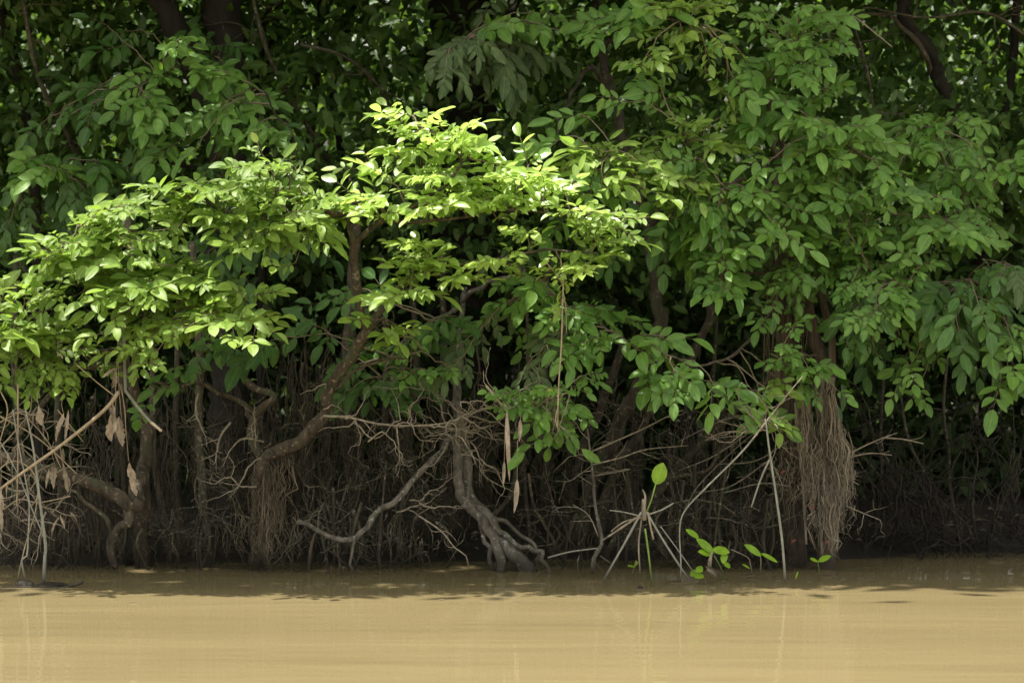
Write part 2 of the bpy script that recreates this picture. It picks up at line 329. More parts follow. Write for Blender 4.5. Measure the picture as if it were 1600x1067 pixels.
tag(w.build("river_water", watermat()), "calm muddy brown river water in front of the bank", "water", kind="structure")

# ------------------------------------------------------------------ leaf sprays
UP = np.array((0, 0, 1.0)); CAMV = np.array((0, -1.0, 0))
STY = { #       mat, length, w/l, pairs, rachis droop, leaflet droop, normal (x,y,z), bias of the rachis
 'sun':   dict(m='sun_bright', L=(0.061, 0.122), w=(0.41, .56), pr=(2, 4), rd=.10, ld=.08, n=(-.28, -.34, .95), b=(0, -.2, .16)),
 'half_lit': dict(m='half_lit', L=(0.066, 0.121), w=(0.39, .54), pr=(2, 4), rd=.12, ld=.10, n=(-.12, -.52, .85), b=(0, -.25, .16)),
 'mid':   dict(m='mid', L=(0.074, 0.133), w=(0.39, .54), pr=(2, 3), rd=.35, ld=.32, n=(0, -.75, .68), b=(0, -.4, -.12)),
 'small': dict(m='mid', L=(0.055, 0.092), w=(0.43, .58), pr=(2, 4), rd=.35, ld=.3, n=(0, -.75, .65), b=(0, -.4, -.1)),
 'small_half_lit': dict(m='half_lit', L=(0.055, 0.092), w=(0.43, .58), pr=(2, 4), rd=.3, ld=.25, n=(0, -.7, .7), b=(0, -.4, -.05)),
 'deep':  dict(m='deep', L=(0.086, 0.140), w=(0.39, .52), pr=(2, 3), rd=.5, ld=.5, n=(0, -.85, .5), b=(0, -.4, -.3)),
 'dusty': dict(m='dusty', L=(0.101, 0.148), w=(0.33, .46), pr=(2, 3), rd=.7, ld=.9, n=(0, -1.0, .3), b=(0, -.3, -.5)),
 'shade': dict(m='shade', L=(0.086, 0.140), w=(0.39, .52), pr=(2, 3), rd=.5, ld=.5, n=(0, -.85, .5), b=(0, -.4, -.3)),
}
def spray(lb, mb, p0, d, st, rng, scale=1.0):
    d = nrm(np.asarray(d) + np.array(st['b']) * .6)
    npair = rng.randint(*st['pr']); L0 = rng.uniform(*st['L']) * scale
    sp = L0 * rng.uniform(.40, .52); p = np.array(p0, float); tone = rng.random()
    nb = nrm(np.array(st['n']) + np.array([rng.gauss(0, .28) for _ in range(3)]))
    pts = [p.copy()]
    for i in range(npair + 1):
        d = nrm(d + np.array((0, 0, -st['rd'])) * .22); p = p + d * sp * (.7 if i == 0 else 1); pts.append(p.copy())
        s = nrm(np.cross(d, nb))
        sides = (-1, 1) if i < npair else ()
        for sg in sides:
            if rng.random() < .07: continue
            th = rng.uniform(.75, 1.15)
            ld = nrm(d * math.cos(th) + s * sg * math.sin(th) + np.array((0, 0, -st['ld'])) * rng.uniform(.3, 1.1) + np.array([rng.gauss(0, .13) for _ in range(3)]))
            L = L0 * rng.uniform(.62, 1.12) * (.82 + .06 * i)
            nn = nb + np.array([rng.gauss(0, .25) for _ in range(3)])
            lb.add(p + ld * .006, ld, nn, L, L * rng.uniform(*st['w']), min(1, max(0, tone * .6 + rng.random() * .42 - .02)))
    ld = nrm(d + np.array((0, 0, -st['ld'])) * .5); L = L0 * 1.12
    lb.add(p, ld, nb, L, L * rng.uniform(*st['w']), min(1, max(0, tone * .6 + rng.random() * .42 - .02)))
    mb.tube(pts, .0022, .0012, 3, raw=True)

def foliage_zone(lb, mb, limb, zone, rng, flat=('sun', 'half_lit', 'mid', 'small_half_lit', 'small')):
    """a clump of leafy twigs growing off a limb towards the clump's middle"""
    cx, cy_, rx, ry, Y, dY, sty, dens = zone; st = STY[sty]; sc = st['L'][1] / .165
    zs = rng.uniform(.80, 1.28) if sty != 'sun' else rng.uniform(.85, 1.1); sc *= zs; n = int(math.pi * rx * ry / (1700.0 * sc * sc) * 2.3 * dens * (.8 if sty == 'sun' else 1)) + 1; ntw = max(2, n // 6)
    a0, a1 = at(cx - rx, cy_ + ry, Y), at(cx + rx, cy_ - ry, Y); c = (a0 + a1) / 2
    ex, ez = (a1[0] - a0[0]) / 2, (a1[2] - a0[2]) / 2
    limb = np.asarray(limb); done = 0
    for k in range(ntw):
        th = rng.uniform(0, 2 * math.pi); r = math.sqrt(rng.random()) * .93
        tgt = c + np.array((math.cos(th) * r * ex, rng.uniform(-1, 1) * dY, math.sin(th) * r * ez))
        if sty in flat: tgt[2] = round(tgt[2] / .17 + tgt[0] * .35) * .17 - tgt[0] * .06 + rng.gauss(0, .045)      # the sprays lie in loose tiers
        dist = np.linalg.norm(limb - tgt, axis=1) + np.array([rng.uniform(0, .35) for _ in range(len(limb))])
        o = limb[int(np.argmin(dist))]; ln = np.linalg.norm(tgt - o)
        if ln < .15: o = tgt + np.array((rng.uniform(-.15, .15), .2, -.1)); ln = np.linalg.norm(tgt - o)
        mid = (o + tgt) / 2 + np.array((rng.gauss(0, .06), rng.gauss(0, .05), .10 + rng.gauss(0, .05))) * min(1.3, ln)
        tp = smooth([o, mid, tgt + np.array((rng.gauss(0, .02), 0, -.02))], .05)
        jit = np.array([[rng.gauss(0, .006) for _ in range(3)] for _ in range(len(tp))]); jit[0] = 0; tp = tp + jit
        mb.tube(tp, min(.010, .0045 + .005 * ln), .0026, 4, raw=True)
        per = max(2, (n - done) // max(1, ntw - k)); done += per; T = nrm(np.gradient(tp, axis=0)); sg = 1
        lo = int(len(tp) * (1 - min(.85, .45 / max(ln, .3))))
        for j in range(per):
            i = len(tp) - 1 if j == 0 else rng.randint(min(lo, len(tp) - 2), len(tp) - 1)
            sg = -sg; lat = nrm(np.cross(T[i], (0, -.4, .9)))
            dd = T[i] * (1.0 if j == 0 else .55) + lat * sg * (0 if j == 0 else rng.uniform(.5, 1.0)) + np.array([rng.gauss(0, .22) for _ in range(3)])
            if sty in flat: dd = dd * np.array((1, 1, .5))
            spray(lb, mb, tp[i], dd, st, rng, zs * rng.uniform(.85, 1.15))

def gnarl(mb, p, d, L, r, rng, depth=2, zig=.75, grav=0.0, sides=5, seg=.036, fork=.36):
    """a crooked dead twig with side twigs"""
    p = np.array(p, float); d = nrm(d); pts = [p.copy()]; n = max(3, int(L / seg)); side = []
    for i in range(n):
        d = nrm(d + np.array([rng.gauss(0, zig) for _ in range(3)]) * np.array((1, .6, 1)) * .6 + np.array((0, 0, -grav)))
        p = p + d * seg * rng.uniform(.7, 1.3); pts.append(p.copy())
        if depth > 0 and i > 0 and rng.random() < fork: side.append((p.copy(), d.copy(), r * (1 - .75 * i / n)))
    mb.tube(pts, r, r * .3, sides, raw=True)
    for q, dd, rr in side:
        a = nrm(dd + np.array([rng.gauss(0, .9) for _ in range(3)]))
        gnarl(mb, q, a, L * rng.uniform(.25, .5), rr * .65, rng, depth - 1, zig, grav, 4, seg * .8, fork * .8)

def strands(mb, rng, n, fx, z0, z1, r=(.0015, .0035), wob=.012, sides=3, step=.07, lean=0.0):
    """hanging root fibres; fx(t) -> (x, y) of a strand's top"""
    for i in range(n):
        x, y, zt, zb = fx(rng.random(), rng)
        p = np.array((x, y, zt)); k = max(3, int((zt - zb) / step)); pts = [p.copy()]; dx = rng.gauss(0, .004); 
        for j in range(k):
            dx = dx * .8 + rng.gauss(0, wob * .5)
            p = p + np.array((dx + lean * step, rng.gauss(0, wob * .5), -(zt - zb) / k)); pts.append(p.copy())
        rr = rng.uniform(*r); mb.tube(pts, rr, rr * .5, sides, raw=True)

def hank(mb, rng, x0, y0, x1, y1, Y, n, spread=7, r=(.0014, .0036)):
    """a matted tassel of root fibres running down from one photo point to another"""
    k = 10; mx = [x0 + (x1 - x0) * i / k + (rng.gauss(0, 3.5) if 0 < i else 0) for i in range(k + 1)]
    for j in range(n):
        a, e = rng.uniform(0, .45), rng.uniform(.42, 1.03); m = max(5, int((e - a) * abs(y1 - y0) / 11)); ox, oy = rng.gauss(0, spread), rng.gauss(0, .025); pts = []; w = 0
        for i in range(m + 1):
            t = a + (e - a) * i / m; f = t * k; i0 = min(k - 1, int(f)); xx = mx[i0] + (mx[i0 + 1] - mx[i0]) * (f - i0)
            w = w * .75 + rng.gauss(0, 2.5); pts.append(at(xx + ox * (.30 + 1.0 * math.sin(min(1, t) * 3.0)) + w, y0 + (y1 - y0) * t + rng.gauss(0, 1.5), Y + oy + rng.gauss(0, .006)))
        q = rng.uniform(*r) * (rng.uniform(1.6, 2.8) if rng.random() < .10 else 1); mb.tube(pts, q, q * .4, 4 if q > .004 else 3, raw=True)

class Tree:
    def __init__(s, name, label, base, bark, seed, cat="tree", group=None):
        s.base = np.array(base); s.root = thing(name, label, cat, base, group); s.bark = BARK[bark]; s.rng = random.Random(seed)
    def part(s, name, mb, mat=None, parent=None, label=None, kind=None):
        o = mb.build(name, mat or s.bark, parent or s.root, s.base)
        if label: o['label'] = label
        if kind: o['kind'] = kind
        return o
    def crook(s, path, Y):
        out = []
        for p in smooth(P(path, Y), .10): out.append(p + np.array((s.rng.gauss(0, .009), s.rng.gauss(0, .009), s.rng.gauss(0, .009))))
        return out
    def trunk(s, stems, name="trunk", sides=10, lump=.06, mat=None):
        mb = MB(); out = []
        for path, Y, r0, r1 in stems: out.append(mb.tube(s.crook(path, Y), r0, r1, max(12, sides), s.rng, lump, step=.018))
        s.part(name, mb, mat); return out
    def branch(s, path, Y, r0, r1, zones=(), name="branch", twigs=0, lump=.08, mat=None, sides=8):
        mb = MB(); limb = mb.tube(s.crook(path, Y), r0, r1, sides, s.rng, lump, step=.025)
        lbs = {}; tw = MB()
        for z in zones: foliage_zone(lbs.setdefault(STY[z[6]]['m'], LB()), tw, limb, z, s.rng)
        for k in range(twigs):
            i = s.rng.randint(len(limb) // 4, len(limb) - 1)
            gnarl(mb, limb[i], (s.rng.gauss(0, 1), s.rng.gauss(-.2, .6), s.rng.gauss(0, 1)), s.rng.uniform(.15, .4), .005, s.rng)
        b = s.part(name, mb, mat)
        if tw.n:
            if len(tw.v) > 70 and not (name == "branch" and len(zones) == 1): tw.build('twig_sprays', BARK['twiggreen'], b, s.base)
            else: s.part('twig', tw, BARK['twiggreen'], b)
        for m, lb in lbs.items(): lb.build("foliage", LEAF[m], b, s.base)
        return limb

# ------------------------------------------------------------------ the crowns overhead (unseen above the picture, shaped to set sun and shade on the bank)
_r = random.Random(314)
FLECKS = [(_r.uniform(-3.4, 3.4), _r.uniform(21.0, 21.8), _r.uniform(.10, .26)) for _ in range(34)]  # made-up holes in the crowns that scatter sun flecks
def in_gap(p):  # crown leaves left out on purpose so sun reaches chosen sprays
    """the hole in the roof of leaves through which the sun reaches the bright spray"""
    k = (p[2] - 2.5) / SUN.z; q = np.array(p) - np.array(SUN) * k      # where the ray from p meets z = 2.5
    a = ((q[0] + .12) / .98) ** 2 + ((q[1] - 19.90) / .68) ** 2
    if a < 1: return True
    for gx, gy, gr in FLECKS:
        if (q[0] - gx) ** 2 + (q[1] - gy) ** 2 < gr * gr: return True
    u = math.sin(p[0] * 37.1 + p[1] * 91.7 + p[2] * 53.3) * .5 + .5                    # crown leaves dropped to let more sun onto the neighbouring sprays
    if -3.6 < q[0] < -.8 and 19.4 < q[1] < 20.4: return u < .80
    if .5 < q[0] < 1.5 and 19.5 < q[1] < 20.5: return u < .62
    return False
def crown(tree, x0, x1, y0, y1, z0, z1, n, size=(.24, .36), mat='far', seed=1, name="crown"):
    rng = random.Random(seed); lb = LB(low=True); k = 0
    cl = [(rng.uniform(x0, x1), rng.uniform(y0, y1), rng.uniform(z0, z1), rng.uniform(.5, .95)) for _ in range(max(6, n // 130))]
    while k < n:
        c = rng.choice(cl)
        p = (c[0] + rng.gauss(0, 1) * c[3] * .6, c[1] + rng.gauss(0, 1) * c[3] * .6, c[2] + rng.gauss(0, 1) * c[3] * .3)
        k += 1
        if p[1] - p[2] * SUN.y / SUN.z < 18.75 + .06 * math.sin(p[0] * 1.3) + 2.3 * rng.random() ** .38: continue  # front edge trimmed to place and soften the shadow on the water
        if p[2] < z0 - .2 or (p[1] < 27 and p[2] < H + (HY + 40) * p[1] / F): continue
        if in_gap(p): continue
        L = rng.uniform(*size)
        lb.add(p, (rng.gauss(0, 1), rng.gauss(0, 1), rng.gauss(-.25, .3)), (rng.gauss(0, .35), rng.gauss(-.2, .35), 1), L, L * .5, rng.random())
    return lb.build(name, LEAF[mat], tree.root, tree.base)

# ================================================================== TREES
# --- the leaning tree whose sunlit crown hangs over the water
A = Tree("overhanging_tree", "crooked brown tree leaning over the water, its top sprays lit yellow by the sun", at(405, 888, 21.1), 'brown', 11)
A.trunk([([(404, 892, 21.1), (402, 800, 21.0), (408, 740, 20.9), (418, 715, 20.85), (470, 688, 20.7), (505, 645, 20.6), (520, 600, 20.5), (545, 560, 20.4), (575, 515, 20.3)], 21, .052, .033)])
A.branch([(575, 515, 20.3), (562, 470, 20.25), (553, 420, 20.2), (552, 380, 20.15), (540, 340, 20.1), (500, 318, 20.0), (440, 310, 19.95), (380, 345, 19.95), (320, 320, 19.9), (270, 300, 19.9)], 20, .030, .006,
  [(330, 300, 100, 42, 19.9, .25, 'half_lit', 1.55), (262, 338, 46, 26, 19.85, .2, 'half_lit', 1.35), (440, 300, 85, 50, 19.9, .28, 'half_lit', 1.62), (470, 355, 90, 42, 19.85, .2, 'half_lit', 1.35), (390, 370, 60, 24, 19.95, .2, 'half_lit', 0.94)])
A.branch([(552, 385, 20.15), (590, 350, 20.05), (650, 320, 20.0), (690, 290, 19.95), (720, 250, 19.95), (690, 215, 19.95), (655, 195, 19.95)], 20, .020, .005,
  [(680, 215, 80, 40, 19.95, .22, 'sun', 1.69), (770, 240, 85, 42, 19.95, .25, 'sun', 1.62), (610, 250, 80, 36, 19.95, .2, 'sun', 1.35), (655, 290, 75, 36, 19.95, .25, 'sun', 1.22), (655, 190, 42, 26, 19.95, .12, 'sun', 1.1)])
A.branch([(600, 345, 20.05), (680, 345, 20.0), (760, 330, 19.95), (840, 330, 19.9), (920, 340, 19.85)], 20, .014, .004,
  [(760, 320, 100, 44, 19.9, .25, 'sun', 1.55), (580, 320, 70, 40, 19.95, .25, 'sun', 1.49), (865, 330, 80, 48, 19.85, .25, 'sun', 1.49), (950, 350, 58, 36, 19.8, .2, 'half_lit', 1.22), (855, 275, 70, 36, 19.95, .25, 'sun', 1.35)])
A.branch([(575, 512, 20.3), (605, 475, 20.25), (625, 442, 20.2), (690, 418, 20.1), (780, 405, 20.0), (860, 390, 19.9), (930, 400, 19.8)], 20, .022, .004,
  [(620, 400, 70, 34, 20.0, .22, 'sun', 1.22), (700, 375, 80, 32, 19.95, .2, 'sun', 1.35), (800, 385, 60, 26, 19.9, .2, 'sun', 1.35), (690, 440, 62, 26, 19.95, .2, 'half_lit', 1.22), (900, 400, 44, 36, 19.8, .15, 'sun', 1.35), (945, 405, 30, 34, 19.75, .12, 'half_lit', 1.22)])
A.branch([(580, 515, 20.3), (600, 500, 20.2), (620, 515, 20.15), (640, 540, 20.1)], 20, .010, .003, [(600, 492, 48, 20, 20.1, .12, 'half_lit', 0.81), (640, 520, 22, 18, 20.1, .08, 'half_lit', 0.68)], twigs=6)
A.branch([(520, 605, 20.5), (545, 585, 20.45), (590, 562, 20.4), (640, 560, 20.3)], 20.4, .012, .004, [(690, 575, 36, 22, 20.3, .15, 'small', .7)], twigs=3)
# bent elbow limb at the back of the trunk
A.branch([(412, 745, 20.9), (398, 700, 20.95), (392, 660, 21.0), (400, 642, 21.0), (430, 622, 20.95), (400, 606, 20.95), (370, 580, 21.0), (352, 545, 21.0), (340, 500, 21.0)], 21, .034, .014,
  [(300, 590, 60, 22, 20.9, .2, 'mid', .6), (330, 545, 50, 22, 20.9, .2, 'deep', .8)])
A.branch([(392, 655, 21.0), (385, 635, 21.0), (340, 612, 21.0), (300, 600, 21.0), (230, 598, 20.9)], 21, .020, .005, [(265, 600, 45, 16, 20.9, .15, 'mid', .6)], twigs=2)
# long dead side limb with bare gnarled twigs
mb = MB(); lm = mb.tube(P([(505, 650), (545, 652), (590, 662), (640, 665), (700, 660), (740, 640)], 20.4), .009, .004, 6, A.rng, .1)
for i in range(16):
    q = lm[A.rng.randint(3, len(lm) - 1)]; gnarl(mb, q, (A.rng.gauss(.5, .7), -.3 * A.rng.random(), A.rng.gauss(-.1, .7)), A.rng.uniform(.15, .45), .0055, A.rng, 2)
gnarl(mb, at(556, 655, 20.4), (.1, -.2, -.6), .40, .006, A.rng, 2); gnarl(mb, at(575, 690, 20.3), (.6, -.2, -.5), .45, .006, A.rng, 2)
gnarl(mb, at(505, 640, 20.5), (.8, -.2, .25), .30, .006, A.rng, 1); gnarl(mb, at(510, 600, 20.4), (-1, -.3, .15), .22, .005, A.rng, 2)
A.part("dead_branch", mb, BARK['twig'])
# bare twiggy limb reaching to the left in front of the stems
mb = MB()
for p0, d, L, r in (((412, 690), (-1, -.3, 0), .42, .007), ((408, 715), (-.8, -.3, -.5), .5, .007), ((400, 760), (-.9, -.4, -.1), .5, .007), ((360, 660), (-.55, -.2, -.55), .42, .009), ((310, 615), (-.55, -.2, -.55), .4, .007), ((400, 700), (-.6, -.4, .4), .35, .006)):
    gnarl(mb, at(*p0, 20.75), d, L, r, A.rng, 2, .5)
A.part("dead_branch", mb, BARK['twig'])
mb = MB()
for h in ((404, 700, 398, 880, 14, 8), (415, 715, 412, 890, 22, 6), (425, 715, 430, 892, 26, 7), (432, 705, 420, 860, 18, 6), (442, 700, 444, 800, 9, 5), (452, 695, 456, 790, 6, 4), (420, 780, 418, 893, 24, 9), (392, 740, 386, 850, 9, 6), (436, 780, 440, 890, 14, 7), (405, 800, 395, 888, 12, 8), (375, 780, 372, 885, 8, 7), (462, 800, 462, 888, 7, 6)):
    hank(mb, A.rng, *h[:4], 20.82 + A.rng.uniform(-.06, .12), h[4], h[5])
for i in range(12): gnarl(mb, at(A.rng.uniform(395, 450), A.rng.uniform(800, 860), 20.9), (A.rng.gauss(0, 1), -.3, -.4), .25, .004, A.rng, 1)
A.part("hanging_roots", mb, BARK['fibremid'], kind="stuff")

mb = MB()
for k in range(26):
    i = A.rng.uniform(0, 1); px, py = 418 + 150 * i + A.rng.gauss(0, 5), 712 - 190 * i ** .8 + A.rng.gauss(0, 6)
    if A.rng.random() < .5: hank(mb, A.rng, px, py, px + A.rng.gauss(0, 4), py + A.rng.uniform(40, 130), 20.45 + .35 * (1 - i), 2, 3, (.0012, .003))
    else: gnarl(mb, at(px, py, 20.4 + .35 * (1 - i)), (A.rng.gauss(0, 1), -.3, A.rng.gauss(0, .7)), A.rng.uniform(.12, .3), .004, A.rng, 1)
A.part("stray_twigs", mb, BARK['dim'], kind="stuff")

# --- tree at the left whose leafy skirt hangs over a bent limb
B = Tree("riverside_tree", "tree with a thick bent limb dipping to the water under a skirt of green leaves", at(222, 882, 21.3), 'brown', 23)
B.trunk([([(220, 888, 21.3), (222, 800, 21.3), (226, 735, 21.25), (232, 690, 21.2), (222, 640, 21.2), (207, 600, 21.15), (190, 540, 21.1), (200, 450, 21.1), (206, 380, 21.2), (202, 335, 21.3)], 21, .056, .018)])
B.branch([(-40, 700, 20.9), (30, 722, 20.8), (100, 742, 20.75), (150, 755, 20.75), (185, 778, 20.75), (212, 788, 20.8), (214, 762, 21.0), (222, 730, 21.2)], 20.8, .040, .046, lump=.07, sides=10)
B.branch([(213, 786, 20.8), (200, 815, 20.75), (178, 832, 20.75), (176, 850, 20.8), (180, 890, 20.85)], 20.8, .034, .022)
B.branch([(178, 840, 20.78), (165, 810, 20.75), (130, 780, 20.75), (105, 762, 20.75), (60, 745, 20.7), (20, 745, 20.7)], 20.8, .015, .010)
B.branch([(196, 565, 21.1), (165, 572, 20.8), (120, 575, 20.6), (90, 600, 20.5), (60, 645, 20.45), (20, 690, 20.5)], 20.6, .026, .012, twigs=5)
B.branch([(195, 545, 21.1), (150, 548, 20.7), (70, 548, 20.4), (20, 538, 20.2), (-30, 530, 20.1)], 20.4, .022, .010,
  [(70, 510, 78, 40, 19.94, .25, 'half_lit', 1.86), (20, 480, 60, 45, 19.84, .25, 'half_lit', 1.69), (60, 585, 68, 28, 20.1, .2, 'small_half_lit', 1.08), (10, 600, 40, 22, 20.0, .15, 'small_half_lit', 1.08), (130, 560, 40, 22, 20.1, .15, 'half_lit', 0.94)])
B.branch([(200, 450, 21.1), (150, 420, 20.6), (120, 400, 20.2), (90, 395, 19.95)], 20.4, .018, .005,
  [(170, 345, 70, 36, 20.0, .25, 'half_lit', 1.49), (120, 385, 75, 32, 19.9, .2, 'half_lit', 1.49), (200, 330, 60, 30, 20.1, .25, 'half_lit', 1.35), (90, 410, 50, 22, 19.9, .18, 'half_lit', 1.22), (190, 395, 60, 35, 20.0, .2, 'half_lit', 1.35)])
B.branch([(197, 500, 21.1), (220, 470, 20.6), (270, 450, 20.2), (340, 460, 20.0), (390, 490, 19.9)], 20.3, .018, .005,
  [(180, 470, 85, 40, 19.84, .25, 'half_lit', 2.03), (265, 430, 75, 40, 19.84, .25, 'half_lit', 1.86), (285, 495, 90, 36, 19.74, .25, 'half_lit', 1.94), (365, 500, 50, 34, 19.69, .2, 'half_lit', 1.86), (195, 535, 60, 34, 19.79, .22, 'half_lit', 1.69), (345, 445, 46, 26, 20.0, .2, 'half_lit', 1.35)])

# --- root-legged tree in the middle
Cc = Tree("stilt_rooted_tree", "tree standing on twin curved grey root legs at the water's edge", at(800, 886, 21.1), 'grey', 37)
Cc.trunk([([(832, 892, 20.95), (815, 872, 20.95), (790, 850, 21.0), (765, 815, 21.05), (738, 785, 21.1), (728, 745, 21.15), (727, 700, 21.2), (718, 655, 21.25), (716, 570, 21.5), (722, 500, 21.8), (726, 450, 22.2)], 21, .050, .012)])
Cc.trunk([([(781, 894, 20.9), (778, 868, 20.95), (770, 838, 21.0), (752, 812, 21.0), (730, 786, 21.05), (716, 762, 21.1), (716, 730, 21.12), (718, 690, 21.2)], 21, .030, .034)], name="root")
Cc.trunk([([(857, 892, 20.85), (852, 872, 20.85), (838, 858, 20.88), (815, 852, 20.93), (790, 838, 20.98), (765, 812, 21.0)], 21, .012, .020)], name="root")
Cc.trunk([([(843, 890, 21.0), (838, 866, 21.1), (815, 835, 21.15), (790, 815, 21.15), (760, 805, 21.1)], 21, .010, .016)], name="root")
Cc.trunk([([(772, 893, 21.0), (766, 870, 21.0), (757, 845, 21.0), (750, 815, 21.0)], 21, .014, .014)], name="root")
Cc.branch([(722, 672, 21.15), (690, 700, 20.9), (655, 735, 20.75), (632, 775, 20.65), (595, 798, 20.6), (570, 822, 20.55), (556, 842, 20.55), (530, 845, 20.6), (495, 830, 20.7), (465, 812, 20.8)], 20.7, .022, .016, lump=.1, twigs=4)
Cc.trunk([([(553, 840, 20.55), (550, 870, 20.55), (549, 895, 20.55)], 20.5, .009, .008)], name="root")
# bare twigs in a tangle, plus the small leafy spray at its tip
mb = MB(); lm = mb.tube(P([(716, 690, 21.1), (725, 655, 20.7), (760, 638, 20.4), (800, 635, 20.3), (850, 625, 20.2), (890, 612, 20.15)], 20.4), .014, .004, 6, Cc.rng, .12)
for i in range(34):
    q = lm[Cc.rng.randint(2, len(lm) - 1)]; gnarl(mb, q, (Cc.rng.gauss(0, .9), -.35 * Cc.rng.random(), Cc.rng.gauss(-.15, .55)), Cc.rng.uniform(.18, .5), .005, Cc.rng, 2, .6)
lb = LB(); tw = MB()
for z in ((880, 650, 50, 34, 20.1, .15, 'mid', .9), (780, 605, 60, 26, 20.2, .15, 'small', .8), (880, 600, 60, 24, 20.2, .15, 'small', .7), (840, 635, 60, 22, 20.2, .15, 'small', .6)): foliage_zone(lb, mb, lm, z, Cc.rng)
bo = Cc.part("dead_branch", mb, BARK['twig']); lb.build("foliage", LEAF['mid'], bo, Cc.base)
mb = MB()
for p0, d, L in (((640, 782), (1, -.2, .1), .45), ((655, 785), (.7, -.3, -.5), .6), ((700, 690), (-.3, -.3, -.3), .5), ((720, 710), (1, -.4, -.1), .6), ((700, 680), (-.9, -.4, .2), .6), ((705, 670), (-1, -.4, .0), .7), ((735, 690), (.8, -.4, -.3), .5), ((620, 800), (.8, -.2, .1), .4)):
    gnarl(mb, at(*p0, 20.75), d, L, .006, Cc.rng, 2, .5)
Cc.part("dead_branch", mb, BARK['twig'])
# leaves that hang from the shaded limbs above the tangle
Cc.branch([(724, 470, 21.9), (780, 435, 21.3), (850, 455, 20.8), (930, 500, 20.5), (990, 540, 20.4)], 21, .018, .005,
  [(830, 470, 90, 50, 20.7, .3, 'mid', 1.0), (920, 470, 60, 55, 20.6, .25, 'mid', 1.0), (900, 530, 60, 40, 20.4, .2, 'mid', .9), (780, 545, 80, 36, 20.5, .25, 'dusty', .9), (900, 510, 50, 36, 20.4, .2, 'dusty', .8), (1000, 555, 60, 40, 20.3, .2, 'mid', .9)])
Cc.branch([(718, 480, 21.6), (680, 500, 21.2), (620, 540, 20.9), (600, 590, 20.9)], 21.2, .016, .005,
  [(600, 580, 60, 34, 20.9, .2, 'deep', .8), (660, 605, 70, 30, 20.9, .2, 'deep', .7), (700, 520, 70, 40, 20.9, .25, 'deep', .9), (570, 615, 40, 26, 20.9, .2, 'deep', .6), (470, 505, 70, 40, 21.0, .25, 'deep', .9), (520, 470, 60, 40, 21.2, .25, 'deep', .8)])

# --- root-draped tree on the right
D = Tree("root_draped_tree", "tree with twin red-brown stems wrapped in a curtain of matted hanging roots", at(1265, 884, 21.2), 'red', 41)
D.trunk([([(1240, 890, 21.3), (1238, 780, 21.25), (1230, 650, 21.2), (1222, 540, 21.2), (1222, 420, 21.3), (1214, 340, 21.4), (1216, 270, 21.6)], 21, .085, .030)], lump=.05)
D.trunk([([(1290, 890, 21.1), (1293, 780, 21.1), (1290, 640, 21.1), (1285, 560, 21.1), (1250, 450, 21.15), (1245, 390, 21.25), (1228, 330, 21.3)], 21, .06, .04)], lump=.05)
D.trunk([([(1298, 660, 21.05), (1300, 560, 21.0), (1292, 480, 21.05), (1270, 420, 21.15), (1262, 350, 21.3)], 21, .028, .018)], lump=.05)
mb = MB()      # fine roots running down the stems
for h in ((1254, 590, 1258, 760, 20, 4), (1260, 600, 1268, 800, 20, 4), (1264, 640, 1276, 850, 22, 6), (1258, 660, 1252, 780, 16, 5), (1284, 590, 1282, 790, 22, 5), (1290, 580, 1292, 830, 24, 5), (1296, 590, 1302, 870, 24, 5), (1302, 600, 1312, 830, 22, 4), (1303, 640, 1322, 800, 20, 5), (1306, 650, 1330, 780, 16, 3), (1318, 700, 1326, 770, 14, 5), (1328, 706, 1318, 820, 12, 3),
          (1280, 680, 1278, 850, 22, 8), (1268, 690, 1264, 830, 16, 7), (1295, 720, 1290, 866, 22, 8), (1308, 730, 1306, 876, 22, 6), (1284, 770, 1286, 862, 14, 7), (1315, 760, 1310, 868, 14, 5), (1262, 740, 1270, 800, 12, 8),
          (1236, 650, 1240, 780, 10, 4), (1244, 690, 1240, 860, 12, 6), (1230, 720, 1234, 850, 9, 6), (1250, 720, 1248, 800, 10, 6), (1222, 690, 1220, 800, 9, 7), (1210, 700, 1206, 760, 7, 6), (1330, 715, 1322, 850, 8, 5), (1300, 800, 1304, 880, 12, 4), (1270, 800, 1272, 872, 10, 5)):
    hank(mb, D.rng, h[0], h[1], h[2], h[3] - D.rng.choice((0, 0, 20, 45)), (20.92 if h[0] > 1250 else 21.08) + D.rng.uniform(-.06, .08), int(h[4] * 1.25), h[5])
for i in range(46): gnarl(mb, at(D.rng.uniform(1255, 1325), D.rng.uniform(680, 840), 20.86), (D.rng.gauss(0, 1), -.1, D.rng.gauss(-.5, .6)), .12, .0022, D.rng, 1, .5, .1, 4, .025)
D.part("hanging_roots", mb, BARK['fibre'], kind="stuff")
mb = MB()
for h in ((1180, 700, 1176, 850, 9, 7), (1195, 690, 1200, 840, 10, 7), (1210, 760, 1206, 862, 12, 7), (1165, 760, 1164, 870, 7, 5), (1222, 700, 1224, 800, 8, 5), (1190, 790, 1186, 872, 9, 6), (1240, 780, 1242, 880, 9, 5), (1228, 600, 1226, 800, 12, 6), (1250, 760, 1252, 884, 10, 6), (1282, 800, 1284, 890, 12, 10)):
    hank(mb, D.rng, *h[:4], 21.1 + D.rng.uniform(-.06, .08), h[4], h[5])
D.part("hanging_roots", mb, BARK['fibredark'], kind="stuff")
mb = MB()
def fx(t, r): x = 1200 + 62 * t; y = 21.1 + r.uniform(-.06, .03); return ((x - 800) * y / F, y, at(0, r.uniform(330, 420), y)[2], at(0, r.uniform(480, 640), y)[2])
strands(mb, D.rng, 70, fx, 0, 0, (.002, .004), .008)
D.part("hanging_roots", mb, BARK['fibremid'], kind="stuff")
mb = MB()
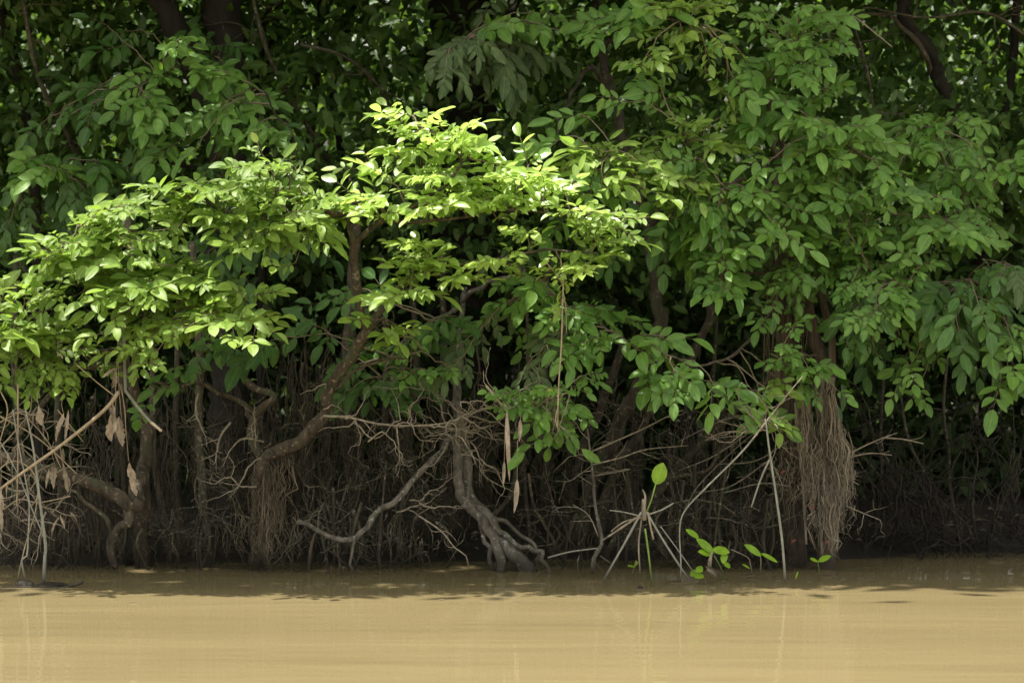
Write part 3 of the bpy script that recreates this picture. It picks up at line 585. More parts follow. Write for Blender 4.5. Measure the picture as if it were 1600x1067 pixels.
for x0, y0, x1, y1 in ((1245, 690, 1260, 850), (1275, 660, 1285, 870), (1300, 650, 1308, 860), (1322, 700, 1305, 840), (1262, 680, 1268, 800)):
    mb.tube(P([(x0, y0 - (60 if x0 < 1310 else 0)), (x0 + 4, y0 + 6), ((x0 + x1) / 2 + D.rng.uniform(-6, 6), (y0 + y1) / 2), (x1, y1)], 21.0), .020, .006, 7, D.rng, .25)
D.part("aerial_root", mb, BARK['fibre'])
D.branch([(1225, 420, 21.2), (1170, 430, 20.9), (1120, 440, 20.7)], 21, .018, .006, [(1130, 440, 60, 50, 20.6, .25, 'mid', 1.0), (1080, 420, 60, 40, 20.7, .25, 'mid', .8)])
D.branch([(1222, 480, 21.15), (1160, 540, 20.7), (1100, 570, 20.4), (1060, 560, 20.2), (1020, 540, 20.1)], 20.6, .014, .004,
  [(1050, 560, 62, 34, 20.2, .2, 'mid', 1.1), (1120, 580, 66, 30, 20.3, .2, 'mid', 1.0), (1185, 605, 55, 26, 20.4, .15, 'mid', .8), (1230, 615, 34, 22, 20.4, .12, 'small_half_lit', 0.81)])
D.branch([(1290, 560, 21.05), (1270, 555, 20.7), (1250, 555, 20.5), (1215, 545, 20.4)], 20.6, .012, .004, [(1255, 555, 52, 30, 20.4, .15, 'small', 1.0), (1300, 590, 40, 22, 20.4, .12, 'mid', .7)])
D.branch([(1222, 430, 21.2), (1235, 410, 20.9), (1240, 390, 20.75)], 21, .014, .005, [(1232, 375, 48, 40, 20.75, .2, 'mid', .9), (1262, 450, 44, 34, 20.75, .18, 'small', .8), (1190, 470, 40, 30, 20.75, .18, 'mid', .6), (1240, 300, 50, 40, 20.7, .2, 'mid', .9)])
D.branch([(1262, 400, 21.2), (1320, 400, 20.9), (1380, 430, 20.6), (1420, 450, 20.5)], 20.8, .016, .005,
  [(1340, 430, 75, 48, 20.6, .25, 'small', 1.3), (1400, 470, 60, 50, 20.6, .22, 'small', 1.2), (1330, 350, 75, 46, 20.7, .3, 'small', 1.1), (1440, 410, 70, 42, 20.7, .25, 'mid', 1.0), (1300, 480, 60, 40, 20.7, .25, 'deep', .8)])
D.branch([(1212, 340, 21.3), (1190, 300, 20.9), (1160, 280, 20.6), (1120, 300, 20.4)], 20.8, .018, .005,
  [(1130, 340, 70, 50, 20.5, .25, 'mid', 1.1), (1200, 290, 65, 50, 20.5, .25, 'mid', 1.1), (1180, 380, 60, 40, 20.6, .25, 'mid', 1.0), (1090, 300, 50, 40, 20.5, .25, 'mid', .9)])
D.branch([(1216, 275, 21.6), (1225, 200, 21.3), (1250, 190, 21.0), (1300, 210, 20.7), (1360, 250, 20.5)], 20.9, .02, .006,
  [(1210, 200, 62, 50, 20.6, .25, 'mid', 1.1), (1290, 200, 66, 55, 20.6, .28, 'mid', 1.1), (1340, 260, 66, 46, 20.6, .28, 'small', 1.1), (1270, 270, 60, 50, 20.6, .28, 'mid', 1.0), (1160, 250, 50, 40, 20.6, .25, 'mid', .8)])
D.branch([(1216, 275, 21.6), (1205, 130, 21.5), (1215, 80, 21.2), (1230, 90, 20.9), (1250, 100, 20.7)], 21, .02, .006,
  [(1205, 110, 60, 46, 20.7, .28, 'mid', 1.0), (1230, 40, 66, 44, 20.7, .3, 'mid', 1.1), (1290, 90, 56, 50, 20.7, .28, 'mid', .9), (1300, 20, 44, 30, 20.8, .28, 'mid', .8), (1170, 20, 40, 30, 20.8, .25, 'mid', .8)])

# --- tree whose crown fills the middle and top
Ht = Tree("leaning_stemmed_tree", "tree of slanting dark stems holding green sprays above the bare sapling", at(905, 870, 22.0), 'shade', 53)
Ht.trunk([([(896, 876, 22.1), (925, 760, 22.0), (960, 680, 21.9), (1000, 600, 21.8), (1030, 520, 21.8), (1010, 350, 21.9), (975, 220, 22.3), (950, 120, 22.6), (930, 20, 23), (900, -250, 23.4)], 22, .055, .02)])
Ht.trunk([([(930, 876, 22.0), (952, 760, 21.9), (1000, 670, 21.9), (1060, 590, 21.9), (1100, 520, 21.9), (1130, 400, 22)], 22, .036, .026)], name="stem")
Ht.trunk([([(888, 876, 22.2), (890, 800, 22.2), (908, 705, 22.2), (945, 620, 22.2), (975, 540, 22.2)], 22, .030, .026)], name="stem")
Ht.branch([(950, 150, 21.9), (925, 105, 21.6), (895, 150, 21.4), (878, 172, 21.3), (870, 220, 21.0)], 21.5, .020, .008)
Ht.branch([(1010, 330, 21.8), (1000, 280, 21.2), (980, 250, 20.6), (930, 240, 20.3)], 21, .02, .006,
  [(960, 240, 80, 48, 20.3, .28, 'half_lit', 1.49), (890, 205, 48, 36, 20.4, .22, 'mid', 1.0), (1020, 260, 60, 46, 20.4, .25, 'half_lit', 1.22), (930, 300, 60, 36, 20.3, .22, 'mid', .9)])
Ht.branch([(1015, 360, 21.8), (1050, 320, 21.2), (1080, 250, 20.7), (1060, 190, 20.5)], 21, .02, .006,
  [(1085, 215, 66, 40, 20.5, .25, 'half_lit', 1.35), (1000, 150, 62, 28, 20.7, .22, 'mid', .8), (1060, 300, 60, 48, 20.6, .28, 'mid', 1.0), (1050, 375, 60, 44, 20.7, .28, 'mid', .9), (1010, 400, 60, 40, 20.8, .25, 'deep', .9)])
Ht.branch([(940, 80, 22), (980, 40, 21.3), (1040, 30, 20.7), (1100, 40, 20.5)], 21, .02, .006,
  [(920, 45, 68, 36, 20.7, .3, 'mid', 1.0), (1000, 20, 70, 30, 20.6, .28, 'mid', .9), (1040, 85, 44, 32, 20.5, .2, 'half_lit', 1.08), (1090, 20, 60, 34, 20.5, .28, 'half_lit', 1.22), (1140, 90, 56, 36, 20.6, .25, 'mid', .9), (1110, 150, 50, 24, 20.6, .2, 'half_lit', 0.94)])

# --- big tree at the upper left
E = Tree("forked_forest_tree", "stout dark forked tree rising behind the pale leafy skirt", at(362, 860, 23.0), 'dark', 61)
E.trunk([([(362, 870, 23.2), (358, 600, 23.1), (355, 300, 23), (352, 90, 23), (350, -20, 23), (352, -260, 23)], 23, .14, .13)], sides=14)
E.branch([(352, 260, 23), (320, 150, 23), (290, 70, 22.9), (258, 15, 22.9), (235, -60, 23), (200, -260, 23)], 23, .10, .075, lump=.05, sides=12)
E.branch([(345, 150, 23), (320, 130, 22.3), (280, 110, 21.8), (220, 130, 21.5)], 22, .02, .006,
  [(270, 95, 85, 50, 21.6, .3, 'mid', 1.2), (190, 160, 70, 50, 21.6, .3, 'deep', 1.1), (100, 170, 55, 36, 21.6, .25, 'deep', .9), (230, 190, 80, 44, 21.5, .3, 'mid', 1.1), (170, 60, 50, 40, 21.9, .3, 'deep', .7)])
E.branch([(358, 200, 23), (370, 150, 22.2), (400, 140, 21.6), (440, 190, 21.3)], 22, .02, .006,
  [(350, 140, 75, 55, 21.4, .3, 'mid', 1.1), (430, 190, 56, 40, 21.3, .25, 'mid', .9), (310, 200, 55, 42, 21.3, .25, 'mid', 1.0), (360, 225, 60, 34, 21.5, .25, 'deep', .8), (430, 250, 55, 30, 21.8, .25, 'deep', .7)])
E.branch([(358, 420, 23.1), (370, 380, 22.4), (390, 390, 21.9)], 22, .02, .006,
  [(370, 300, 60, 40, 21.9, .3, 'deep', 1.0), (390, 400, 70, 50, 21.9, .3, 'deep', .9), (350, 480, 60, 44, 22.0, .3, 'deep', .7), (470, 330, 60, 50, 22.0, .3, 'deep', .8)])
E.branch([(352, 120, 23), (345, 100, 22.4), (335, 90, 22.1)], 22, .02, .006, [(345, 90, 55, 36, 22.0, .25, 'deep', .8)])
E.branch([(330, 260, 23), (200, 250, 22.3), (100, 260, 21.9), (30, 270, 21.6)], 22, .02, .006,
  [(45, 260, 70, 45, 21.6, .3, 'mid', .9), (110, 265, 60, 40, 21.7, .3, 'deep', .9), (50, 330, 60, 36, 21.8, .3, 'deep', .7), (180, 250, 60, 36, 21.8, .3, 'deep', .8)])

# --- broad dark trunk in the middle
Fm = Tree("broad_trunked_tree", "broad dark trunk standing behind the sunlit sprays, dusty leaves drooping in front", at(725, 850, 24.5), 'dark', 71)
Fm.trunk([([(735, 850, 24.6), (730, 600, 24.5), (722, 300, 24.5), (720, 100, 24.5), (722, -260, 24.6)], 24.5, .29, .23)], sides=16)
Fm.branch([(690, 188, 23.6), (712, 155, 23.6), (740, 120, 23.6), (770, 92, 23.7), (800, 20, 24), (830, -100, 24.4)], 23.7, .032, .05)
Fm.branch([(770, 90, 23.7), (750, 60, 22.5), (740, 50, 21.6), (720, 70, 21.1)], 22, .02, .006,
  [(700, 100, 50, 42, 20.9, .22, 'dusty', 1.2), (760, 85, 62, 46, 21.0, .25, 'dusty', 1.3), (820, 95, 46, 40, 21.1, .22, 'dusty', 1.0), (730, 45, 70, 36, 21.2, .28, 'dusty', 1.0), (800, 30, 60, 36, 21.3, .28, 'mid', 1.0), (850, 40, 44, 40, 21.2, .28, 'mid', .8)])

# --- curved tree at the upper right
Gt = Tree("arching_tree", "arching brown tree with bent bare limbs above the dusty leaves", at(1560, 860, 23.5), 'dark', 83)
Gt.trunk([([(1545, 855, 26.5), (1540, 600, 25.5), (1525, 350, 24.4), (1500, 220, 23.3), (1470, 120, 23.2), (1440, 60, 23.1), (1415, 20, 23.1), (1400, -250, 23.4)], 23.3, .06, .05)])
Gt.branch([(1452, 112, 23.2), (1448, 90, 23.0), (1425, 55, 22.9), (1395, 30, 22.9), (1355, 22, 22.9), (1320, 35, 22.9)], 23, .022, .012, mat=BARK['brown'])
Gt.branch([(1500, 230, 23.3), (1510, 240, 22.3), (1490, 220, 21.4), (1440, 200, 21.0)], 22, .02, .006,
  [(1420, 200, 66, 40, 21.0, .3, 'mid', .9), (1490, 190, 60, 36, 21.1, .3, 'small', 1.0), (1480, 260, 70, 44, 20.9, .3, 'mid', 1.1), (1400, 270, 60, 46, 20.8, .28, 'mid', 1.0), (1530, 290, 60, 46, 20.9, .28, 'small', 1.1)])
Gt.branch([(1525, 350, 23.4), (1540, 370, 22.3), (1520, 360, 21.3), (1470, 340, 20.8)], 22, .02, .006,
  [(1450, 330, 70, 44, 20.7, .28, 'mid', 1.1), (1530, 350, 66, 44, 20.7, .28, 'mid', 1.1), (1575, 270, 44, 44, 20.8, .25, 'mid', .9), (1400, 350, 60, 36, 20.8, .28, 'small', .9)])
Gt.branch([(1540, 450, 23.4), (1560, 440, 22.0), (1550, 430, 21.2), (1500, 440, 20.7)], 22, .02, .006,
  [(1500, 440, 72, 48, 20.6, .28, 'deep', 1.1), (1570, 450, 60, 56, 20.6, .25, 'deep', 1.0), (1545, 430, 50, 36, 20.55, .2, 'dusty', .4), (1540, 510, 72, 42, 20.7, .25, 'deep', 1.0), (1450, 520, 66, 44, 20.9, .28, 'deep', .9), (1440, 590, 50, 46, 20.8, .2, 'mid', .9), (1560, 575, 52, 36, 20.6, .2, 'mid', .8), (1590, 520, 40, 44, 20.6, .2, 'mid', .8), (1370, 560, 60, 46, 21.2, .25, 'deep', .7)])

crown(E, -9, -2.2, 20.3, 27, 4.3, 8.5, 14000, seed=5)
crown(Fm, -3.6, 2.0, 20.3, 27, 4.6, 8.5, 14000, seed=6)
crown(D, .8, 5.5, 20.3, 26, 4.5, 8.5, 12000, seed=7)
crown(Gt, 3.5, 10, 20.3, 27, 4.3, 8.5, 13000, seed=8)
crown(B, -6, -.8, 20.4, 23, 4.2, 6.5, 6000, seed=9)
crown(Cc, -4.5, 4.5, 20.7, 22.6, 5.2, 7.5, 11000, seed=12)  # added unseen leaves above this tree to stop sun leaking onto shaded water
crown(Ht, -1.5, 3, 20.2, 23, 4.2, 6.5, 3500, seed=10)

# --- slim dark stems standing in the shade behind
STEMS = [
 ("mossy straight stem standing in the water between the bent limb and the twiggy dead branch", [(326, 886), (325, 850), (319, 810), (316, 746), (310, 660), (312, 560), (300, 380)], 21.25, .030, .024, 'dim'),
 ("slim stem slanting into the water just beside the thick bent limb", [(271, 876), (262, 830), (250, 779), (240, 700), (238, 600), (240, 450)], 21.5, .021, .017, 'dim'),
 ("dark stem right behind the slanting slim stem, half lost in shade", [(288, 872), (284, 820), (277, 762), (275, 650), (280, 450)], 22.0, .022, .018, 'shade'),
 ("thin stem dropping to the water under the low end of the bent limb", [(192, 884), (193, 850), (196, 800), (192, 700), (190, 500)], 21.4, .022, .018, 'shade'),
 ("lumpy stump-like stem behind the two pale stalks in the water", [(78, 882), (82, 855), (86, 820), (96, 760), (90, 650), (96, 480)], 21.3, .024, .018, 'shade'),
 ("crooked thin stem between the stump-like stem and the bent limb", [(112, 882), (111, 850), (117, 825), (112, 790), (110, 700), (120, 500)], 21.4, .010, .008, 'shade'),
 ("dark upright stem at the edge of the dead thicket", [(20, 880), (24, 820), (30, 700), (22, 560), (25, 400)], 21.8, .025, .02, 'shade'),
 ("red-brown root post below the low bright limb, nearest the hanging root tassel", [(482, 884), (485, 860), (490, 840), (500, 815)], 20.9, .012, .010, 'red'),
 ("short brown root post second from the hanging root tassel", [(512, 886), (508, 862), (503, 838), (505, 820)], 20.85, .010, .009, 'shade'),
 ("short brown root post just before the low limb bends up", [(532, 888), (529, 870), (526, 848)], 20.7, .008, .007, 'shade'),
 ("thick mossy stem behind the dead side limb of the leaning tree", [(560, 880), (556, 820), (552, 750), (542, 690), (540, 620), (548, 480), (560, 300)], 22.2, .044, .036, 'dim'),
 ("slender stem in the gloom just past the thick mossy stem", [(610, 878), (608, 800), (600, 700), (604, 560), (596, 400)], 22.4, .02, .018, 'shade'),
 ("slender upright stem behind the low limb where it climbs", [(640, 876), (645, 800), (640, 690), (650, 560), (640, 400)], 22.6, .022, .018, 'shade'),
 ("straight dark stem close behind the grey root legs", [(702, 876), (699, 800), (692, 700), (694, 560), (690, 400)], 22.3, .028, .022, 'shade'),
 ("slanting brace root crossing behind the grey root legs", [(770, 808), (790, 785), (802, 760), (806, 720), (808, 640)], 21.6, .016, .014, 'shade'),
 ("thin stem right behind the pale hanging leaf strips", [(828, 872), (829, 840), (822, 780), (818, 690), (825, 560), (820, 420)], 22.0, .013, .010, 'shade'),
 ("leaning thin log with its foot just past the grey root legs", [(882, 878), (868, 850), (848, 815), (834, 790), (826, 740)], 21.3, .011, .009, 'brown'),
 ("dark stem behind the leaning thin log", [(858, 872), (850, 780), (858, 660), (850, 520), (860, 380)], 22.5, .02, .018, 'shade'),
 ("slanting dark trunk passing behind the single bright upright leaf", [(985, 868), (1010, 790), (1060, 730), (1130, 660), (1190, 600), (1230, 560)], 21.9, .030, .020, 'shade'),
 ("arched bough sweeping up from the stalk tripod to the draped roots", [(950, 860), (975, 820), (1030, 770), (1060, 745), (1105, 735), (1130, 700), (1170, 670), (1215, 655)], 21.4, .015, .012, 'brown'),
 ("thin upright stem between the stalk tripod and the draped roots", [(1110, 868), (1108, 800), (1116, 720), (1112, 640), (1120, 500)], 22.0, .013, .011, 'shade'),
 ("thin leaning stem in the dark hollow, nearest the draped roots", [(1475, 858), (1472, 810), (1450, 750), (1422, 695), (1410, 640), (1400, 560)], 22.3, .012, .010, 'shade'),
 ("thin wavy stem second from the draped roots in the dark hollow", [(1500, 860), (1494, 815), (1484, 760), (1482, 705), (1474, 640), (1480, 560)], 22.3, .013, .010, 'shade'),
 ("faint vertical stem in the hollow just past the forked bare twig", [(1378, 860), (1380, 780), (1376, 680), (1382, 560)], 22.8, .012, .010, 'shade'),
 ("slender trunk leaning in at the top corner over the leafy skirt", [(60, 870), (64, 600), (55, 300), (42, 170), (22, 90), (2, 20), (-30, -150)], 23.6, .045, .035, 'dark'),
 ("slim pair-like trunk standing just past the stout forked tree", [(410, 868), (408, 600), (412, 300), (405, 130), (410, 60), (425, -20), (430, -200)], 23.8, .03, .026, 'dark'),
 ("slim trunk leaning away from the slim pair-like trunk", [(414, 300), (418, 130), (424, 70), (438, -10), (455, -200)], 24.0, .022, .018, 'dark'),
 ("bare slanting trunk dim behind the top of the tallest leafy tree row", [(560, 868), (548, 600), (540, 300), (520, 150), (535, 60), (560, -20), (580, -200)], 24.8, .03, .026, 'dark'),
 ("reddish slim trunk rising at the outer edge of the dusty leaves", [(1590, 850, 27), (1588, 600, 26.4), (1575, 330, 25), (1560, 230), (1580, 120), (1590, -20), (1600, -200)], 24.2, .035, .03, 'dark'),
 ("dark slim trunk between the forked tree and the broad trunk", [(480, 868), (476, 600), (470, 380), (486, 200), (500, 60), (505, -200)], 24.4, .034, .028, 'dark'),
]
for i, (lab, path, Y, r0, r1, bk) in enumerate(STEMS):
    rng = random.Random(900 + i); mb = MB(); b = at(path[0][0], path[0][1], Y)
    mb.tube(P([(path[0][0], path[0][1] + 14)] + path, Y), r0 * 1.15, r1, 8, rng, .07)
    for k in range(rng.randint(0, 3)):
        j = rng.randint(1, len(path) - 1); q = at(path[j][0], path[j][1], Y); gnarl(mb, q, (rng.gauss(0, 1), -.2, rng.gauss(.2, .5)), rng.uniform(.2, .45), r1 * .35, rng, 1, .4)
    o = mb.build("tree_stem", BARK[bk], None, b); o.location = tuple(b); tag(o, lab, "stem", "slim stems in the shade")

rng = random.Random(88); b = at(1460, 866, 22.0); mb = MB()
for k in range(30):
    x = rng.uniform(1325, 1620); hank(mb, rng, x, rng.uniform(690, 800), x + rng.gauss(0, 14), rng.uniform(850, 876), rng.uniform(21.85, 22.3), rng.randint(3, 9), rng.uniform(3, 9), (.002, .006))
for k in range(70): gnarl(mb, at(rng.uniform(1325, 1620), rng.uniform(810, 870), rng.uniform(21.8, 22.2)), (rng.gauss(0, 1), -.2, rng.gauss(-.3, .5)), rng.uniform(.2, .5), rng.uniform(.003, .008), rng, 1, .4)
o = mb.build("hanging_roots", BARK['dark'], None, b); o.location = tuple(b); tag(o, "dim root fringe hiding the mud at the foot of the dark hollow", "roots", "root curtains in the gloom", "stuff")
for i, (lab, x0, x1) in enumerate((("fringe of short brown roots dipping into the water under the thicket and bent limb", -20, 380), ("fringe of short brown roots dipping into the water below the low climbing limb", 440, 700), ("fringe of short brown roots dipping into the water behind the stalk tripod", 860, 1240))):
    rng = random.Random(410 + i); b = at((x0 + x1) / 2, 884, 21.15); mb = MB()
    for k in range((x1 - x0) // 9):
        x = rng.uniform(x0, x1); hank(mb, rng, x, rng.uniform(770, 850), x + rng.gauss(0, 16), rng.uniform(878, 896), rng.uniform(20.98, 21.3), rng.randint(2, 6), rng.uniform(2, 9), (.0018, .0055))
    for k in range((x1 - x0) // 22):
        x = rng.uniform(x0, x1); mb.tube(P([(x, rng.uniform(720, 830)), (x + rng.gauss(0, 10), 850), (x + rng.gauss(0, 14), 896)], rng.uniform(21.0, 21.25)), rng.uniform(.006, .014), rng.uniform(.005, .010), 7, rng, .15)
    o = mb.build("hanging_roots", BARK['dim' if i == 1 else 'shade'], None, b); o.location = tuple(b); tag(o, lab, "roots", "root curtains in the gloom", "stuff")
BO = [("dim bough slanting across the dark leaves high beside the stout forked tree", [(560, 330, 24.5), (500, 230, 23.6), (430, 110, 23.0), (400, 20, 22.8), (390, -60, 22.8)], .022),
      ("dim bough arching over the dark leaves between the forked tree and the broad trunk", [(640, 260, 24.3), (600, 150, 23.2), (540, 90, 22.7), (470, 70, 22.6)], .020),
      ("thin dim bough crossing the top corner above the arching brown tree", [(1610, 60, 22.8), (1540, 20, 22.7), (1450, 28, 22.7), (1370, 15, 22.7)], .012),
      ("thin dim bough hanging in the gap under the arching tree's bent limb", [(1330, 30, 22.8), (1350, 90, 22.6), (1362, 150, 22.5), (1366, 200, 22.5)], .011),
      ("pale snapped stick caught high among the dark leaves under the arching limb", [(1330, 22, 22.6), (1365, 50, 22.5), (1380, 62, 22.5), (1394, 74, 22.5)], .0055),
      ("slanting brown bough above the far leafy row at the top left corner", [(150, 330, 24), (110, 220, 23.2), (60, 120, 22.8), (30, -30, 22.7)], .024)]
for i, (lab, path, r) in enumerate(BO):
    rng = random.Random(1700 + i); b = at(*path[0]); mb = MB(); l = mb.tube(P(path, 23), r, r * .6, 8, rng, .1)
    for k in range(6 if r > .0105 else 0): gnarl(mb, l[rng.randint(2, len(l) - 1)], (rng.gauss(0, 1), -.3, rng.gauss(0, .7)), rng.uniform(.25, .6), .006, rng, 1, .4)
    o = mb.build("forest_bough", BARK['dim' if i != 4 else 'pale'], None, b); o.location = tuple(b); tag(o, lab, "bough", "boughs among the dark leaves")
# --- bushes of thin stems in the dark hollow at the right
for i, (lab, bx, by, Y, sp, n) in enumerate((
   ("dark many-stemmed leafless bush fanning from one foot in the shaded hollow", 1535, 862, 22.4, .55, 8),
   ("small bare bush of thin twigs close beside the curtain of matted roots", 1360, 862, 22.3, .4, 6),
   ("bare twiggy bush low in the hollow between the thin leaning stems", 1440, 862, 22.6, .4, 6))):
    rng = random.Random(300 + i); mb = MB(); b = at(bx, by, Y)
    for k in range(n): gnarl(mb, b + np.array((rng.uniform(-.06, .06), rng.uniform(-.1, .1), -.05)), (rng.gauss(0, sp), rng.gauss(-.1, .2), 1), rng.uniform(.8, 1.5), .010, rng, 2, .25, 0, 5, .09, .35)
    o = mb.build("bare_bush", BARK['shade'], None, b); o.location = tuple(b); tag(o, lab, "bush", "leafless bushes in the hollow")

# --- twiggy tangles along the foot of the trees
for i, (lab, x0, x1, y0, y1, Y, n) in enumerate((
   ("brown twig tangle under the bent limb, beside the two pale stalks", 60, 190, 740, 870, 21.2, 26),
   ("grey twig tangle around the mossy straight stem", 250, 380, 640, 860, 21.1, 34),
   ("low brushwood between the hanging root tassel and the low climbing limb", 440, 560, 760, 870, 21.0, 26),
   ("fine twig tangle in front of the thick mossy stem", 500, 660, 640, 800, 21.3, 30),
   ("thin brushwood close behind the low climbing limb", 590, 720, 740, 870, 21.2, 28),
   ("dim twig tangle between the grey root legs and the bare sapling", 800, 930, 640, 860, 21.4, 30),
   ("dim brushwood behind the tripod of stalks", 950, 1110, 640, 860, 21.3, 40),
   ("low twig heap at the water between the water plants and the draped roots", 1100, 1240, 780, 880, 21.1, 30),
   ("dim fan of twigs deep in the hollow beyond the root curtain", 1340, 1480, 640, 860, 22.0, 34),
   ("dim brushwood at the far end of the hollow by the picture edge", 1470, 1610, 660, 860, 22.1, 34))):
    rng = random.Random(1300 + i); mb = MB(); b = at((x0 + x1) / 2, y1, Y)
    for k in range(n):
        up = rng.random() < .5
        gnarl(mb, at(rng.uniform(x0, x1), rng.uniform(y0, y1), Y + rng.uniform(-.25, .35)), (rng.gauss(0, 1 if not up else .4), rng.gauss(0, .3), rng.gauss(0, .5) if not up else rng.choice((-1, 1))), rng.uniform(.25, .75), rng.uniform(.003, .007), rng, 2, .5)
    o = mb.build("twig_tangle", BARK['dim' if i < 8 else 'dark'], None, b); o.location = tuple(b); tag(o, lab, "brushwood", "brushwood along the bank")

# --- curtains of hanging root fibres in the gloom
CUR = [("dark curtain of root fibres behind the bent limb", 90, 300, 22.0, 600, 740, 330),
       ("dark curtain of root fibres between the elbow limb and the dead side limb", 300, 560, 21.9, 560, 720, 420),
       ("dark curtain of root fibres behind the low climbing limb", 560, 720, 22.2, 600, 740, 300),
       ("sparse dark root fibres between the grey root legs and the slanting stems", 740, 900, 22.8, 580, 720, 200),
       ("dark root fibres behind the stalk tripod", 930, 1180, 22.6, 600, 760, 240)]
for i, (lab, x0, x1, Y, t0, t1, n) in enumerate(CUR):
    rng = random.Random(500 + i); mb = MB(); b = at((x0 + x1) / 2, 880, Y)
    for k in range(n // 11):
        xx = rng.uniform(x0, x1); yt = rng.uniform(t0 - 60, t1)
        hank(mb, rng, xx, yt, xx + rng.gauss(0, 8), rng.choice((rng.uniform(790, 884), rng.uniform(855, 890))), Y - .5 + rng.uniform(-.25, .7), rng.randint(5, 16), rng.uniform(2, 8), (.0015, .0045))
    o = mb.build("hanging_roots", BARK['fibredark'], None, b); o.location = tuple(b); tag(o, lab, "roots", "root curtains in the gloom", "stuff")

# ================================================================== DEAD STALKS, TWIGS, DRY LEAVES
def dry(mb, px, py, qx, qy, w, Y, rng, tw=.8):
    w = w * .78
    a, b = at(px, py, Y), at(qx, qy, Y + rng.uniform(-.03, .03)); mb.blade(a, b, w, (rng.gauss(0, .5), -1, rng.gauss(0, .2)), rng.uniform(-.2, .2), rng.uniform(.5, 1.6), 14, rng.uniform(-tw, tw) * 1.6, .34, rng, rng.uniform(.4, .65))
rng = random.Random(77)
b = at(192, 500, 19.95); t = thing("broken_stalk", "kinked grey-green stalk with a pale snapped end hanging from the leafy skirt", "stalk", b)
mb = MB(); mb.tube(P([(193, 488), (194, 530), (196, 612)], 19.95), .009, .010, 7); mb.tube(P([(196, 610), (215, 636), (236, 660)], 19.95), .010, .010, 7); mb.build("stalk", BARK['stalk'], t, b)
mb = MB(); mb.tube(P([(235, 659), (244, 666), (252, 673)], 19.95), .0102, .009, 7, rng, .08, step=.01); mb.build("broken_end", BARK['pale'], t, b)

b = at(0, 768, 19.9); t = thing("leaning_pole", "long straw-coloured pole sloping up to the cluster of dry leaves", "pole", b)
mb = MB(); mb.tube(P([(-25, 782), (40, 735), (100, 692), (164, 640), (185, 612)], 19.85), .0075, .0125, 7, rng, .04); mb.build("pole", BARK['straw'], t, b)
mb = MB(); mb.tube(P([(178, 618), (150, 596), (120, 570)], 19.85), .004, .003, 5); mb.build("side_shoot", BARK['straw'], t, b)

HANG = [("cluster of curled dry leaves hanging on strings above the leaning pole", [(183, 560, 180, 640), (185, 560, 190, 655), (187, 600, 196, 680)], [(176, 628, 174, 690, .075), (186, 650, 192, 698, .065), (170, 632, 180, 685, .05)], 19.85),
        ("single large tan dead leaf dangling on a long thread over the bent limb", [(190, 600, 201, 720)], [(202, 722, 214, 775, .10)], 19.9),
        ("small folded dry leaf hanging just under the green skirt", [(182, 560, 180, 580)], [(180, 578, 175, 606, .05), (180, 575, 160, 590, .03)], 19.9),
        ("narrow pink-brown dry leaf hanging beside the kinked stalk", [(207, 540, 208, 565)], [(208, 565, 211, 598, .035)], 19.9),
        ("tan dry leaf curled over the dead thicket", [(60, 610, 60, 632)], [(60, 632, 66, 665, .06)], 19.9),
        ("pair of long dry leaves hanging in an open V", [(98, 620, 99, 645)], [(100, 645, 88, 690, .05), (107, 640, 101, 686, .03)], 19.95),
        ("pair of narrow dry leaves hanging against the thick bent limb", [(84, 690, 85, 722), (94, 695, 97, 722)], [(85, 722, 84, 764, .045), (97, 720, 106, 770, .045)], 20.2),
        ("dry leaf remnant dangling at the edge of the picture over the thicket", [(0, 690, 1, 760)], [(1, 760, 3, 830, .05)], 20.2)]
for i, (lab, th, lv, Y) in enumerate(HANG):
    rng = random.Random(610 + i); b = at(th[0][0], th[0][1], Y); t = thing("hanging_dry_leaf", lab, "dry leaf", b, "dry leaves hanging over the thicket")
    mb = MB()
    for x0, y0, x1, y1 in th: mb.tube(P([(x0, y0), ((x0 + x1) / 2 + rng.uniform(-4, 4), (y0 + y1) / 2), (x1, y1)], Y), .0022, .0018, 4)
    mb.build("thread", BARK['straw'], t, b)
    for q in lv:
        mb = MB(); dry(mb, *q, Y, rng); mb.build("leaf", BARK['dry'], t, b)

STRIP = [("long straight strip of dead leaf hanging below the twig tangle", [(792, 640), (795, 690), (796, 752)], .028, 20.1),
         ("pale flat strip of dead leaf hanging lowest, pointing at the grey roots", [(808, 748), (806, 775), (803, 802)], .034, 20.1),
         ("short pale strip of dead leaf caught high in the tangle", [(813, 655), (811, 690)], .026, 20.1),
         ("olive strip of dead leaf beside the long straight strip", [(788, 720), (786, 760)], .02, 20.2),
         ("thin strip of dead leaf slanting out of the small green spray", [(756, 597), (775, 622), (792, 642)], .012, 20.1)]
for i, (lab, path, wd, Y) in enumerate(STRIP):
    rng = random.Random(650 + i); b = at(path[0][0], path[0][1], Y); mb = MB()
    mb.blade(at(*path[0], Y), at(*path[-1], Y), wd, (rng.gauss(0, .3), -1, 0), .02, .5, 12, rng.uniform(-.5, .5), .06, rng)
    mb.tube(P([(path[0][0] + rng.uniform(-3, 3), path[0][1] - 60 if i in (1, 3) else path[0][1] - 18), path[0]], Y), .002, .002, 4)
    o = mb.build("leaf_strip", BARK['dry'], None, b); o.location = tuple(b); tag(o, lab, "leaf strip", "dead leaf strips in the tangle")

